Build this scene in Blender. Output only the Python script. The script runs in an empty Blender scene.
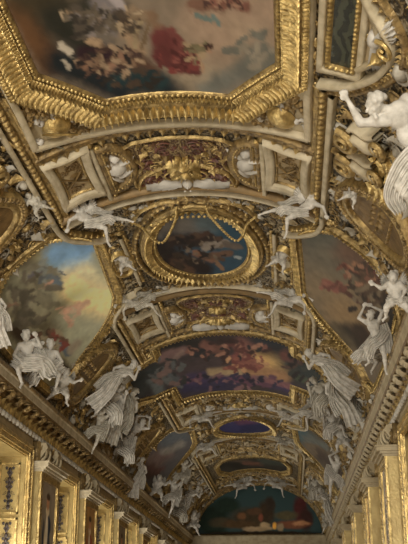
import bpy, math, random
import numpy as np
from mathutils import Vector, Matrix
sc = bpy.context.scene
# ------------------------------------------------------------------ camera
FOC = 1000.0                                   # focal length in pixels of the 408x544 frame
PITCH = math.atan(354 / FOC); YAW = math.atan(-88 * math.cos(PITCH) / FOC)
EYE = np.array([2.095, 0.0, 1.6])
VF = np.array([math.sin(YAW) * math.cos(PITCH), math.cos(YAW) * math.cos(PITCH), math.sin(PITCH)])
VR = np.array([math.cos(YAW), -math.sin(YAW), 0.0]); VU = np.cross(VR, VF)
cd = bpy.data.cameras.new('camera'); cam = bpy.data.objects.new('camera', cd)
sc.collection.objects.link(cam)
cd.sensor_fit = 'VERTICAL'; cd.sensor_height = 24; cd.lens = FOC / 544 * 24; cd.clip_end = 300
cam.matrix_world = Matrix(((VR[0], VU[0], -VF[0], EYE[0]), (VR[1], VU[1], -VF[1], EYE[1]), (VR[2], VU[2], -VF[2], EYE[2]), (0, 0, 0, 1)))
sc.camera = cam
# ------------------------------------------------------------------ light
sc.view_settings.view_transform = 'Standard'; sc.view_settings.look = 'None'
sc.view_settings.gamma = 1; sc.view_settings.exposure = -0.42
w = bpy.data.worlds.new('world'); sc.world = w; w.use_nodes = True
w.node_tree.nodes['Background'].inputs[0].default_value = (0.75, 0.85, 1.0, 1)
w.node_tree.nodes['Background'].inputs[1].default_value = 0.6
def area(name, loc, aim, sx, sy_, power, col):
    l = bpy.data.lights.new(name, 'AREA'); l.shape = 'RECTANGLE'; l.size = sx; l.size_y = sy_; l.energy = power; l.color = col
    o = bpy.data.objects.new(name, l); sc.collection.objects.link(o); o.location = loc
    o.rotation_euler = (Vector(aim) - Vector(loc)).to_track_quat('-Z', 'Y').to_euler(); return o
DAY = (1.0, 0.94, 0.83)
area('end_window_daylight', (1.8, -9, 4.6), (-1.6, 20, 8.0), 7.5, 6.5, 8200, DAY)
WIN_Y = [4.9, 11.6, 18.3, 25.1, 31.6, 38.1, 45.0, 51.9, 58.9, 66.0]
for i, wy in enumerate(WIN_Y):
    area('side_window_daylight', (-5.55, wy, 3.3), (1.5, wy + 1.0, 8.2), 2.2, 4.4, 470, DAY)
# ------------------------------------------------------------------ helpers
rng = random.Random(7)
ZS = 7.3; A = 4.8; B = 11.16 - ZS
_ph = np.linspace(-math.pi / 2, math.pi / 2, 4001)
_x = A * np.sin(_ph); _z = ZS + B * np.cos(_ph)
_s = np.concatenate([[0], np.cumsum(np.hypot(np.diff(_x), np.diff(_z)))]); _s -= _s[2000]
def S(deg): return float(np.interp(math.radians(deg), _ph, _s))
def W(s, y, h):
    """arc length s from the crown, distance y along the hall, height h off the vault -> world"""
    s = np.asarray(s, float); y = np.asarray(y, float); h = np.asarray(h, float)
    t = np.interp(s, _s, _ph); nx = np.sin(t) / A; nz = np.cos(t) / B; l = np.hypot(nx, nz)
    return np.stack(np.broadcast_arrays(A * np.sin(t) - h * nx / l, y, ZS + B * np.cos(t) - h * nz / l), -1)
def ray(px, py):
    return VF * FOC + VR * (px - 204) + VU * (272 - py)
def sy(px, py, h=0.0):
    """the place on the vault seen at a point of the photograph, as (s, y)"""
    d = ray(px, py); a = A - h; b = B - h
    qa = (d[0] / a) ** 2 + (d[2] / b) ** 2; qb = 2 * (EYE[0] * d[0] / a / a + (EYE[2] - ZS) * d[2] / b / b)
    qc = (EYE[0] / a) ** 2 + ((EYE[2] - ZS) / b) ** 2 - 1
    t = (-qb + math.sqrt(max(0, qb * qb - 4 * qa * qc))) / 2 / qa; p = EYE + t * d
    return float(np.interp(math.atan2(p[0] / a, (p[2] - ZS) / b), _ph, _s)), float(p[1])
def PS(*deg_y): return [(S(a), b) for a, b in deg_y]
def mirror(path): return [(-a, b) for a, b in path][::-1]
def smooth_path(pts, n=6, closed=False):
    P = [np.array(p, float) for p in pts]; out = []; m = len(P)
    for i in range(m if closed else m - 1):
        p1, p2 = P[i], P[(i + 1) % m]
        p0 = P[i - 1] if (closed or i > 0) else 2 * p1 - p2
        p3 = P[(i + 2) % m] if (closed or i + 2 < m) else 2 * p2 - p1
        for k in range(n):
            t = k / n
            out.append(tuple(0.5 * (2 * p1 + (p2 - p0) * t + (2 * p0 - 5 * p1 + 4 * p2 - p3) * t * t + (3 * p1 - p0 - 3 * p2 + p3) * t ** 3)))
    if not closed: out.append(tuple(P[-1]))
    return out
def ellipse(cs, cy, rs, ry, n=48, a0=0, a1=360):
    return [(cs + rs * math.cos(math.radians(a0 + (a1 - a0) * k / n)), cy + ry * math.sin(math.radians(a0 + (a1 - a0) * k / n))) for k in range(n if a1 - a0 == 360 else n + 1)]
def inside(poly, s, y):
    s = np.asarray(s); y = np.asarray(y); r = np.zeros(s.shape, bool); n = len(poly)
    for i in range(n):
        x1, y1 = poly[i]; x2, y2 = poly[(i + 1) % n]
        if y1 == y2: continue
        c = ((y1 > y) != (y2 > y)) & (s < (x2 - x1) * (y - y1) / (y2 - y1) + x1); r ^= c
    return r
def vnoise(x, y, seed=0):
    xi = np.floor(x).astype(np.int64); yi = np.floor(y).astype(np.int64); fx = x - xi; fy = y - yi
    fx = fx * fx * (3 - 2 * fx); fy = fy * fy * (3 - 2 * fy)
    def hsh(a, b):
        n = (a * 374761393 + b * 668265263 + seed * 974711) & 0x7fffffff
        n = ((n ^ (n >> 13)) * 1274126177) & 0x7fffffff
        return ((n ^ (n >> 16)) & 0xffff) / 65535.0
    return (hsh(xi, yi) * (1 - fx) + hsh(xi + 1, yi) * fx) * (1 - fy) + (hsh(xi, yi + 1) * (1 - fx) + hsh(xi + 1, yi + 1) * fx) * fy
def fbm(x, y, seed=0, o=4):
    r = 0; a = 0.5
    for k in range(o): r = r + a * vnoise(x * 2 ** k, y * 2 ** k, seed + k * 17); a *= .5
    return r
class MB:
    """collects shapes; build() links them as ONE mesh object"""
    def __init__(s): s.v = []; s.q = []; s.t = []; s.n = 0; s.uv = []
    def add(s, v, q=None, t=None, uv=None):
        v = np.asarray(v, float).reshape(-1, 3); s.v.append(v)
        if q is not None and len(q): s.q.append(np.asarray(q, np.int64).reshape(-1, 4) + s.n)
        if t is not None and len(t): s.t.append(np.asarray(t, np.int64).reshape(-1, 3) + s.n)
        s.uv.append(np.zeros((len(v), 2)) if uv is None else np.asarray(uv, float).reshape(-1, 2)); s.n += len(v)
    def grid(s, G, closed_u=False, closed_v=False, uv=None):
        n, m = G.shape[:2]; I = np.arange(n * m).reshape(n, m)
        a = I if closed_u else I[:-1]; b = np.roll(I, -1, 0) if closed_u else I[1:]
        if closed_v: q = np.stack([a, b, np.roll(b, -1, 1), np.roll(a, -1, 1)], -1)
        else: q = np.stack([a[:, :-1], b[:, :-1], b[:, 1:], a[:, 1:]], -1)
        s.add(G.reshape(-1, 3), q.reshape(-1, 4), uv=uv)
    def box(s, lo, hi):
        x0, y0, z0 = lo; x1, y1, z1 = hi
        v = [(x0,y0,z0),(x1,y0,z0),(x1,y1,z0),(x0,y1,z0),(x0,y0,z1),(x1,y0,z1),(x1,y1,z1),(x0,y1,z1)]
        s.add(v, [(0,3,2,1),(4,5,6,7),(0,1,5,4),(1,2,6,5),(2,3,7,6),(3,0,4,7)])
    def build(s, name, mat, parent=None, smooth=True, col=None):
        V = np.concatenate(s.v) if s.v else np.zeros((0, 3)); me = bpy.data.meshes.new(name)
        Q = np.concatenate(s.q) if s.q else np.zeros((0, 4), np.int64); T = np.concatenate(s.t) if s.t else np.zeros((0, 3), np.int64)
        me.vertices.add(len(V)); me.vertices.foreach_set('co', V.ravel())
        L = np.concatenate([Q.ravel(), T.ravel()]); me.loops.add(len(L)); me.loops.foreach_set('vertex_index', L)
        me.polygons.add(len(Q) + len(T)); st = np.concatenate([np.arange(len(Q)) * 4, len(Q) * 4 + np.arange(len(T)) * 3])
        me.polygons.foreach_set('loop_start', st)
        me.polygons.foreach_set('use_smooth', np.full(len(st), bool(smooth)))
        me.update(calc_edges=True)
        U = np.concatenate(s.uv); ul = me.uv_layers.new(name='UVMap'); ul.data.foreach_set('uv', U[L].ravel())
        if col is not None:
            ca = me.color_attributes.new('paint', 'FLOAT_COLOR', 'POINT')
            ca.data.foreach_set('color', np.concatenate([col, np.ones((len(col), 1))], 1).astype(np.float32).ravel())
        me.validate(); me.materials.append(mat)
        o = bpy.data.objects.new(name, me); sc.collection.objects.link(o); o.parent = parent
        return o
def tag(o, label=None, cat=None, group=None, kind=None):
    if label: o['label'] = label
    if cat: o['category'] = cat
    if group: o['group'] = group
    if kind: o['kind'] = kind
    return o
def empty(name, loc, label, cat, group=None):
    o = bpy.data.objects.new(name, None); sc.collection.objects.link(o); o.location = [float(c) for c in loc]; o.empty_display_size = .1
    return tag(o, label, cat, group)
def adopt(parent, *kids):          # children keep world coordinates of their meshes
    for k in kids:
        k.parent = parent; k.matrix_parent_inverse = Matrix.Translation(-parent.location)
# ---- surface-bound shapes
def densify(path, step, closed):
    out = []; m = len(path)
    for i in range(m if closed else m - 1):
        p = np.array(path[i]); q = np.array(path[(i + 1) % m]); n = max(1, int(math.ceil(np.linalg.norm(q - p) / step)))
        out += [p + (q - p) * k / n for k in range(n)]
    if not closed: out.append(np.array(path[-1]))
    return np.array(out)
def normals(P, closed):
    d = np.roll(P, -1, 0) - P
    if not closed: d[-1] = d[-2]
    l = np.linalg.norm(d, axis=1, keepdims=True); l[l == 0] = 1; d = d / l
    dp = np.roll(d, 1, 0)
    if not closed: dp[0] = d[0]
    n1 = np.stack([-d[:, 1], d[:, 0]], 1); n0 = np.stack([-dp[:, 1], dp[:, 0]], 1)
    m = n1 + n0; ml = np.linalg.norm(m, axis=1, keepdims=True); ml[ml < .3] = 1; m = m / ml
    c = np.clip((m * n1).sum(1, keepdims=True), .45, 1)
    return m / c
def area_sign(path):
    return sum(path[i][0] * path[(i + 1) % len(path)][1] - path[(i + 1) % len(path)][0] * path[i][1] for i in range(len(path)))
def offset(path, d, closed=True):
    """move a path sideways; closed paths: positive d grows outward"""
    P = np.array(path, float); N = normals(P, closed)
    if closed: d = -d if area_sign(path) > 0 else d
    return [tuple(p) for p in P + N * d]
def sweep(mb, path, prof, closed=True, step=.2, h0=0.0):
    """mould a profile [(across, height)] along a path; closed paths: across grows outward"""
    P = densify(path, step, closed); N = normals(P, closed)
    sg = -1 if (closed and area_sign(path) > 0) else 1
    o = np.array([p[0] for p in prof]) * sg; h = np.array([p[1] for p in prof]) + h0
    s = P[:, None, 0] + N[:, None, 0] * o; y = P[:, None, 1] + N[:, None, 1] * o
    G = W(s, y, np.broadcast_to(h, s.shape))
    uv = np.stack([s, y], -1).reshape(-1, 2)
    if sg < 0: G = G[:, ::-1]; 
    mb.grid(G, closed_u=closed, uv=uv)
def ticks(path, step, closed=True, off=0.0):
    P = np.array(offset(path, off, closed) if off else path, float)
    if closed: P = np.vstack([P, P[:1]])
    d = np.linalg.norm(np.diff(P, axis=0), axis=1); c = np.concatenate([[0], np.cumsum(d)])
    n = max(1, int(round(c[-1] / step))); t = (np.arange(n) + .5) * c[-1] / n
    s = np.interp(t, c, P[:, 0]); y = np.interp(t, c, P[:, 1])
    e = c[-1] * 1e-3; ds = np.interp(t + e, c, P[:, 0]) - np.interp(t - e, c, P[:, 0]); dy = np.interp(t + e, c, P[:, 1]) - np.interp(t - e, c, P[:, 1])
    l = np.hypot(ds, dy); l[l == 0] = 1
    return s, y, ds / l, dy / l
def stamp(mb, unit, s, y, ts, ty, sc_=1.0, h0=0.0, flip=1):
    """press copies of a unit (a along, b across, h up) onto the vault"""
    V, Q, T = unit; s, y, ts, ty = [np.atleast_1d(np.asarray(k, float)) for k in (s, y, ts, ty)]
    sc_ = np.broadcast_to(np.asarray(sc_, float), s.shape)[:, None]
    a = V[None, :, 0] * sc_; b = V[None, :, 1] * sc_ * flip; h = V[None, :, 2] * sc_ + h0
    ns, ny = -ty[:, None], ts[:, None]
    ss = s[:, None] + a * ts[:, None] + b * ns; yy = y[:, None] + a * ty[:, None] + b * ny
    G = W(ss, yy, h); n = len(V); k = len(s)
    off_ = (np.arange(k) * n)[:, None, None]
    mb.add(G.reshape(-1, 3), (Q[None] + off_).reshape(-1, 4) if len(Q) else None, (T[None] + off_).reshape(-1, 3) if len(T) else None, uv=np.stack([ss, yy], -1).reshape(-1, 2))
def gridunit(G):
    n, m = G.shape[:2]; I = np.arange(n * m).reshape(n, m)
    return G.reshape(-1, 3), np.stack([I[:-1, :-1], I[1:, :-1], I[1:, 1:], I[:-1, 1:]], -1).reshape(-1, 4), np.zeros((0, 3), np.int64)
def join(*us):
    V = []; Q = []; T = []; n = 0
    for v, q, t in us:
        V.append(v); Q.append(np.asarray(q, np.int64).reshape(-1, 4) + n); T.append(np.asarray(t, np.int64).reshape(-1, 3) + n); n += len(v)
    return np.concatenate(V), np.concatenate(Q), np.concatenate(T)
def xf(u, dx=0, dy=0, dz=0, k=1, rot=0, kx=1, ky=1, kz=1):
    V = u[0] * np.array([k * kx, k * ky, k * kz]); c, s_ = math.cos(rot), math.sin(rot)
    V = np.stack([V[:, 0] * c - V[:, 1] * s_ + dx, V[:, 0] * s_ + V[:, 1] * c + dy, V[:, 2] + dz], 1); return V, u[1], u[2]
def dome(n=8, m=3, rx=1., ry=1., rz=1.):
    G = np.zeros((m + 1, n + 1, 3))
    for i in range(m + 1):
        a = math.pi / 2 * i / m
        for j in range(n + 1):
            b = 2 * math.pi * j / n; G[i, j] = (rx * math.cos(a) * math.cos(b), ry * math.cos(a) * math.sin(b), rz * math.sin(a))
    return gridunit(G)
def leaf(n=7, m=5, L=1., wd=.34, curl=.35, lobes=3, ridge=.12):
    """an acanthus leaf growing along +b, its tip curling up"""
    G = np.zeros((n, m, 3))
    for i in range(n):
        t = i / (n - 1); ww = wd * math.sin(math.pi * min(1, .12 + .88 * t)) ** .7 * (1 + .22 * math.cos(t * lobes * 2 * math.pi)) + .02
        for j in range(m):
            u = j / (m - 1) * 2 - 1
            h = .06 + curl * t ** 2.2 + ridge * (1 - abs(u)) * (1 - .4 * t) - .05 * abs(u) + (.05 * math.cos(u * 9))
            G[i, j] = (u * ww, L * (t - .12 * t ** 4), h)
    G[:, [0, -1], 2] -= .08
    return gridunit(G)
def tubeunit(pts, rad, n=6):
    P = np.array(pts, float); m = len(P); rad = np.broadcast_to(np.asarray(rad, float), (m,)); d = np.gradient(P, axis=0)
    d /= np.maximum(np.linalg.norm(d, axis=1, keepdims=True), 1e-9); up = np.array([0, 0, 1.0])
    sd = np.cross(d, up); l = np.linalg.norm(sd, axis=1, keepdims=True); sd = np.where(l < 1e-3, np.array([1.0, 0, 0]), sd / np.maximum(l, 1e-6)); u2 = np.cross(sd, d)
    G = np.zeros((m, n + 1, 3))
    for j in range(n + 1):
        a = 2 * math.pi * j / n; G[:, j] = P + (sd * math.cos(a) + u2 * math.sin(a)) * rad[:, None]
    return gridunit(G)
def spiral(turns=1.6, r0=1.0, r1=.12, tube=.11, n=26, hand=1):
    pts = []; 
    for k in range(n):
        t = k / (n - 1); r = r0 + (r1 - r0) * t ** .8; a = -math.pi / 2 + turns * 2 * math.pi * t * hand
        pts.append((r * math.cos(a) * hand, r * math.sin(a), tube * (1 + .8 * t)))
    return tubeunit(pts, np.linspace(tube, tube * .55, n))
U_BEAD = dome(6, 2, .5, .5, .5)
U_EGG = join(dome(8, 3, .30, .46, .34), tubeunit([(.44 * math.cos(a), .5 * math.sin(a), .12) for a in np.linspace(-.25 * math.pi, 1.25 * math.pi, 9)], .07, 4))
U_LEAF = leaf(); U_LEAFS = leaf(5, 3, 1, .4, .5, 2)
U_ROS = join(*([xf(leaf(4, 3, .5, .17, .12, 1, .06), rot=k * math.pi / 3) for k in range(6)] + [dome(6, 2, .14, .14, .22)]))
U_SUN = join(*([xf(leaf(4, 3, .55 if k % 2 else .42, .07, .05, 1, .05), rot=k * math.pi / 8) for k in range(16)] + [dome(10, 3, .24, .24, .25)]))
U_SCR = join(spiral(), xf(U_LEAFS, .9, -.9, 0, .8, rot=-1.2), xf(U_LEAFS, -.8, -.9, 0, .7, rot=.9), xf(U_LEAFS, 0, .95, 0, .5, rot=2.2), xf(dome(6, 2, .16, .16, .2), 0, -.1, .1))
U_DENT = (np.array([(-.3,-.5,0),(.3,-.5,0),(.3,.5,0),(-.3,.5,0),(-.3,-.5,.5),(.3,-.5,.5),(.3,.5,.5),(-.3,.5,.5)]), np.array([(4,5,6,7),(0,1,5,4),(1,2,6,5),(2,3,7,6),(3,0,4,7)]), np.zeros((0, 3), np.int64))
U_RIB = gridunit(np.array([[(-.4, b, .08 + .3 * math.sin(math.pi * (b + .5)) ** .7 if 0 else 0)] for b in (0, 1)] ).reshape(1, 2, 3).repeat(2, 0)) if 0 else None
def flat(mb, poly, h=0.0, step=(.1, .16), grow=.0):
    """fills a shape on the vault with a fine sheet"""
    P = np.array(poly); s0, s1 = P[:, 0].min() - grow, P[:, 0].max() + grow; y0, y1 = P[:, 1].min() - grow, P[:, 1].max() + grow
    ns = max(2, int((s1 - s0) / step[0])); ny = max(2, int((y1 - y0) / step[1]))
    s = np.linspace(s0, s1, ns + 1); y = np.linspace(y0, y1, ny + 1); SS, YY = np.meshgrid(s, y, indexing='ij')
    cs = (SS[:-1, :-1] + SS[1:, 1:]) / 2; cy = (YY[:-1, :-1] + YY[1:, 1:]) / 2
    pg = offset(poly, grow) if grow else poly
    ok = inside(pg, cs, cy); I = np.arange(SS.size).reshape(SS.shape)
    q = np.stack([I[:-1, :-1], I[:-1, 1:], I[1:, 1:], I[1:, :-1]], -1)[ok]
    used, inv = np.unique(q, return_inverse=True)
    V = W(SS, YY, np.full(SS.shape, h)).reshape(-1, 3)[used]; uv = np.stack([SS, YY], -1).reshape(-1, 2)[used]
    mb.add(V, inv.reshape(-1, 4), uv=uv); return uv
# ------------------------------------------------------------------ materials
def srgb(c): return tuple(((k / 255) / 12.92 if k / 255 <= .04045 else (((k / 255) + .055) / 1.055) ** 2.4) for k in c)
def mat(name, c1, c2=None, rough=.5, metal=0.0, scale=3.0, bump=.2, bscale=18.0, veins=False, spec=.4):
    m = bpy.data.materials.new(name); m.use_nodes = True; nt = m.node_tree; N = nt.nodes; L = nt.links; b = N['Principled BSDF']
    b.inputs['Roughness'].default_value = rough; b.inputs['Metallic'].default_value = metal; b.inputs['Specular IOR Level'].default_value = spec
    tc = N.new('ShaderNodeTexCoord'); n1 = N.new('ShaderNodeTexNoise'); n1.inputs['Scale'].default_value = scale; n1.inputs['Detail'].default_value = 5
    L.new(tc.outputs['Object'], n1.inputs['Vector'])
    cr = N.new('ShaderNodeValToRGB'); c2 = c2 or tuple(k * .6 for k in c1)
    cr.color_ramp.elements[0].position = .35; cr.color_ramp.elements[1].position = .62
    cr.color_ramp.elements[0].color = (*c2, 1); cr.color_ramp.elements[1].color = (*c1, 1)
    src = n1.outputs['Fac']
    if veins:
        wv = N.new('ShaderNodeTexWave'); wv.inputs['Scale'].default_value = scale * .6; wv.inputs['Distortion'].default_value = 9; wv.inputs['Detail'].default_value = 4
        L.new(tc.outputs['Object'], wv.inputs['Vector']); src = wv.outputs['Fac']
    L.new(src, cr.inputs['Fac']); L.new(cr.outputs['Color'], b.inputs['Base Color'])
    if bump:
        n2 = N.new('ShaderNodeTexNoise'); n2.inputs['Scale'].default_value = bscale; n2.inputs['Detail'].default_value = 3
        L.new(tc.outputs['Object'], n2.inputs['Vector']); bp = N.new('ShaderNodeBump'); bp.inputs['Strength'].default_value = bump; bp.inputs['Distance'].default_value = .05
        L.new(n2.outputs['Fac'], bp.inputs['Height']); L.new(bp.outputs['Normal'], b.inputs['Normal'])
    return m
def ornate(name, ca, cb, cc, rough=.5, metal=.3, sx=5.0, sy_=2.6, bump=.9):
    """a ground covered with low gilt tracery: curling bands of two colours over a third"""
    m = bpy.data.materials.new(name); m.use_nodes = True; nt = m.node_tree; N = nt.nodes; L = nt.links; b = N['Principled BSDF']
    b.inputs['Roughness'].default_value = rough; b.inputs['Metallic'].default_value = metal
    uv = N.new('ShaderNodeUVMap'); mp = N.new('ShaderNodeMapping'); mp.inputs['Scale'].default_value = (sx, sy_, 1); L.new(uv.outputs[0], mp.inputs[0])
    vo = N.new('ShaderNodeTexVoronoi'); vo.feature = 'F1'; vo.inputs['Scale'].default_value = 1.0; L.new(mp.outputs[0], vo.inputs['Vector'])
    nz = N.new('ShaderNodeTexNoise'); nz.inputs['Scale'].default_value = 2.2; nz.inputs['Detail'].default_value = 4; L.new(mp.outputs[0], nz.inputs['Vector'])
    ad = N.new('ShaderNodeMath'); ad.operation = 'MULTIPLY_ADD'; ad.inputs[1].default_value = 17; L.new(vo.outputs['Distance'], ad.inputs[0])
    ml = N.new('ShaderNodeMath'); ml.operation = 'MULTIPLY'; ml.inputs[1].default_value = 12; L.new(nz.outputs['Fac'], ml.inputs[0]); L.new(ml.outputs[0], ad.inputs[2])
    sn = N.new('ShaderNodeMath'); sn.operation = 'SINE'; L.new(ad.outputs[0], sn.inputs[0])
    mr = N.new('ShaderNodeMapRange'); mr.inputs['From Min'].default_value = -1; L.new(sn.outputs[0], mr.inputs['Value'])
    cr = N.new('ShaderNodeValToRGB'); e = cr.color_ramp.elements; e[0].position = .3; e[0].color = (*cc, 1); e[1].position = .55; e[1].color = (*ca, 1)
    L.new(mr.outputs[0], cr.inputs['Fac'])
    n3 = N.new('ShaderNodeTexNoise'); n3.inputs['Scale'].default_value = .9; L.new(mp.outputs[0], n3.inputs['Vector'])
    c3 = N.new('ShaderNodeValToRGB'); c3.color_ramp.elements[0].position = .45; c3.color_ramp.elements[1].position = .58; L.new(n3.outputs['Fac'], c3.inputs['Fac'])
    mx = N.new('ShaderNodeMix'); mx.data_type = 'RGBA'; mx.inputs[7].default_value = (*cb, 1); L.new(cr.outputs['Color'], mx.inputs[6])
    mm = N.new('ShaderNodeMath'); mm.operation = 'MULTIPLY'; L.new(c3.outputs['Color'], mm.inputs[0]); L.new(mr.outputs[0], mm.inputs[1]); L.new(mm.outputs[0], mx.inputs[0])
    L.new(mx.outputs[2], b.inputs['Base Color'])
    bp = N.new('ShaderNodeBump'); bp.inputs['Strength'].default_value = bump; bp.inputs['Distance'].default_value = .06; L.new(mr.outputs[0], bp.inputs['Height']); L.new(bp.outputs['Normal'], b.inputs['Normal'])
    return m
GOLD = mat('gilded_plaster', (.53, .385, .16), (.21, .145, .06), .38, .6, 6, .5, 22)
GOLD_BRIGHT = mat('bright_gilding', (.70, .52, .21), (.31, .22, .085), .32, .65, 5, .4, 20)
GOLD_DULL = mat('aged_gilding', (.34, .235, .095), (.12, .08, .035), .45, .45, 6, .6, 16)
BROWN = mat('brown_gilt_band', (.20, .125, .045), (.11, .07, .025), .5, .35, 3, .15, 10)
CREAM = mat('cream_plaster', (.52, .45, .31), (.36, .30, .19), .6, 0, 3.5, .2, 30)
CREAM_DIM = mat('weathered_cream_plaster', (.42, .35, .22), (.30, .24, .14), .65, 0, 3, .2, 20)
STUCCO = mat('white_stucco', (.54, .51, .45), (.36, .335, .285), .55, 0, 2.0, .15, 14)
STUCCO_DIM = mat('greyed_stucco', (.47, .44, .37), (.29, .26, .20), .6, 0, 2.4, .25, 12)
BRONZE = mat('bronzed_relief_ground', (.21, .135, .055), (.12, .075, .03), .45, .3, 4, .4, 10)
GREENSTONE = mat('dark_green_marble', (.045, .05, .032), (.012, .016, .012), .25, 0, 3, 0, 1, True)
GREYGREEN = mat('grey_green_panel', (.17, .155, .10), (.10, .09, .055), .6, 0, 4, .3, 12)
TAN = mat('tan_plaster', (.40, .31, .17), (.30, .22, .11), .6, 0, 4, .2, 20)
PANEL_GOLD = mat('pale_gold_paneling', (.44, .33, .13), (.33, .235, .085), .42, .3, 3, .2, 14)
FLOORM = mat('oak_parquet', (.52, .38, .22), (.40, .28, .15), .4, 0, 2, .1, 12)
DARKRED = mat('dark_red_paint', (.15, .06, .04), (.07, .03, .02), .5, 0, 4, .2)
DARKPAINT = mat('dark_umber_paint', (.045, .03, .022), (.02, .014, .012), .5, 0, 4, .2)
BLUE = mat('blue_green_enamel', (.04, .10, .12), (.02, .05, .065), .4, 0, 4, .1)
GROUND = ornate('arabesque_ground', (.19, .14, .065), (.25, .21, .14), (.03, .022, .012), sx=4.2, sy_=2.6, bump=1.0)  # dark brown ground, deepened so its colour adds shade between the ornament
GROUND_RED = ornate('red_brown_arabesque', (.36, .27, .13), (.24, .15, .09), (.12, .07, .04), sx=6, sy_=3)
GROUND_GREY = ornate('grey_stucco_tracery', (.40, .36, .27), (.34, .25, .10), (.12, .095, .055), metal=.1)
WALLM = ornate('gilt_panelled_wall', (.42, .29, .09), (.30, .20, .06), (.15, .09, .03), sx=3, sy_=3, bump=.5)
def paint_mat():
    m = bpy.data.materials.new('oil_painting'); m.use_nodes = True; N = m.node_tree.nodes; L = m.node_tree.links; b = N['Principled BSDF']
    a = N.new('ShaderNodeVertexColor'); a.layer_name = 'paint'; L.new(a.outputs[0], b.inputs['Base Color']); b.inputs['Roughness'].default_value = .75; b.inputs['Specular IOR Level'].default_value = .2
    return m
PAINT = paint_mat()
# ------------------------------------------------------------------ painted canvases
def paint(uv, base, blobs, seed=1, warp=.25, grain=.10, gradient=None, gain=1.0, detail=()):
    """colours for a canvas: soft overlapping dabs laid out in (s, y) on the canvas itself"""
    s, y = uv[:, 0], uv[:, 1]
    wf = .05 * (fbm(s * 14, y * 8, seed + 40) - .47) * 2; wg = .10 * (fbm(s * 14 + 5, y * 8 + 9, seed + 41) - .47) * 2; ws = s + wf + warp * (fbm(s * 1.8, y * .9, seed) - .47) * 2; wy = y + wg + warp * 2 * (fbm(s * 1.8 + 31, y * .9 + 11, seed + 3) - .47) * 2
    C = np.tile(np.array(srgb(base)), (len(s), 1))
    if gradient is not None:
        for (c, (ps, py), r) in gradient:
            k = np.exp(-(((s - ps) / r[0]) ** 2 + ((y - py) / r[1]) ** 2))[:, None]; C = C * (1 - k) + np.array(srgb(c)) * k
    rr = random.Random(seed); blobs = list(blobs)
    for (cx, cy, rx, ry, cnt, pal, rad) in detail:      # clusters of short brush strokes
        for _ in range(cnt):
            a = rr.uniform(0, 6.28); q = math.sqrt(rr.random()); x = cx + rx * q * math.cos(a); yy = cy + ry * q * math.sin(a); L = rr.uniform(.5, 2.6) * rad; b = rr.uniform(0, 3.14)
            blobs.append((x, yy, x + L * math.cos(b) * 1.6, yy + L * math.sin(b), rad * rr.uniform(.5, 1.1), rr.choice(pal), .45))
    for (x0, y0, x1, y1, rad, col, soft) in blobs:       # stroke from a to b, given where it is seen, with a half width
        a = np.array(sy(x0, y0)); b = np.array(sy(x1, y1)); e = np.array(sy(x0 + .01, y0)) - a; f_ = np.array(sy(x0, y0 + .01)) - a
        J = np.stack([e, f_], 1) / .01; Ji = np.linalg.inv(J)
        q = np.stack([ws - a[0], wy - a[1]], 0); L0 = Ji @ q; d = Ji @ (b - a); dd = max(1e-6, d @ d)
        t = np.clip((L0[0] * d[0] + L0[1] * d[1]) / dd, 0, 1); dist = np.hypot(L0[0] - t * d[0], L0[1] - t * d[1])
        k = np.clip((rad * (1 + soft) - dist) / (rad * 2 * soft + 1e-6), 0, 1)[:, None]; k = k * k * (3 - 2 * k)
        g = (.80 + .4 * fbm(s * 5 + 7, y * 2.5, seed + 9))[:, None]
        C = C * (1 - k) + np.array(srgb(col)) * g * k
    g = (1 + grain * 4 * (fbm(s * 7, y * 4, seed + 5) - .47))[:, None]
    C = C * g * gain; lum = C.mean(1, keepdims=True)
    return np.clip(lum + (C - lum) * .78, 0, .9)
def canvas(poly, base, blobs, name='canvas', h=.02, step=(.035, .06), grow=.05, **k):
    mb = MB(); uv = flat(mb, poly, h, step, grow); return mb.build(name, PAINT, None, True, col=paint(uv, base, blobs, **k))
def centroid(poly):
    P = np.array(poly); return P[:, 0].mean(), P[:, 1].mean()
def vault_thing(name, label, cat, poly, group=None):
    c = centroid(poly); return empty(name, W(c[0], c[1], 0), label, cat, group)
# ------------------------------------------------------------------ the setting
Y0, Y1 = -6.0, 71.8
mb = MB(); s = np.linspace(-S(89), S(89), 90); y = np.linspace(Y0, Y1, 120); SS, YY = np.meshgrid(s, y, indexing='ij')
mb.grid(W(SS, YY, np.zeros(SS.shape))[:, ::-1], uv=np.stack([SS, YY], -1)[:, ::-1].reshape(-1, 2)); tag(mb.build('ceiling', GROUND), kind='structure')
mb = MB(); mb.box((-5.8, Y0, -.2), (5.8, Y1, 0)); tag(mb.build('floor', FLOORM, smooth=False), kind='structure')
PL = [1.5, 8.2, 14.9, 21.7, 28.45, 34.7, 41.5, 48.4, 55.3, 62.4, 69.6]; PR = [0.2, 6.6, 12.9, 19.3, 26.3, 32.2, 39.6, 47.1, 54.9, 62.4, 70.0]
HW = 1.2; WX = 4.95; OPT = 6.22
for sd, PP, nm in ((-1, PL, 'wall_left'), (1, PR, 'wall_right')):
    mb = MB(); xa, xb = (-5.75, -WX) if sd < 0 else (WX, 5.75)
    mb.box((xa, Y0, OPT), (xb, Y1, 7.6))
    edges = [Y0] + [k for p in PP for k in (p - HW, p + HW)] + [Y1]
    for p in PP: mb.box((xa, p - HW - .2, 0), (xb, p + HW + .2, OPT))
    tag(mb.build(nm, WALLM if sd > 0 else PANEL_GOLD, smooth=False), kind='structure')
mb = MB(); mb.box((-5.75, Y1, 0), (5.75, Y1 + .3, 11.6)); tag(mb.build('wall_end', WALLM, smooth=False), kind='structure')
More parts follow.
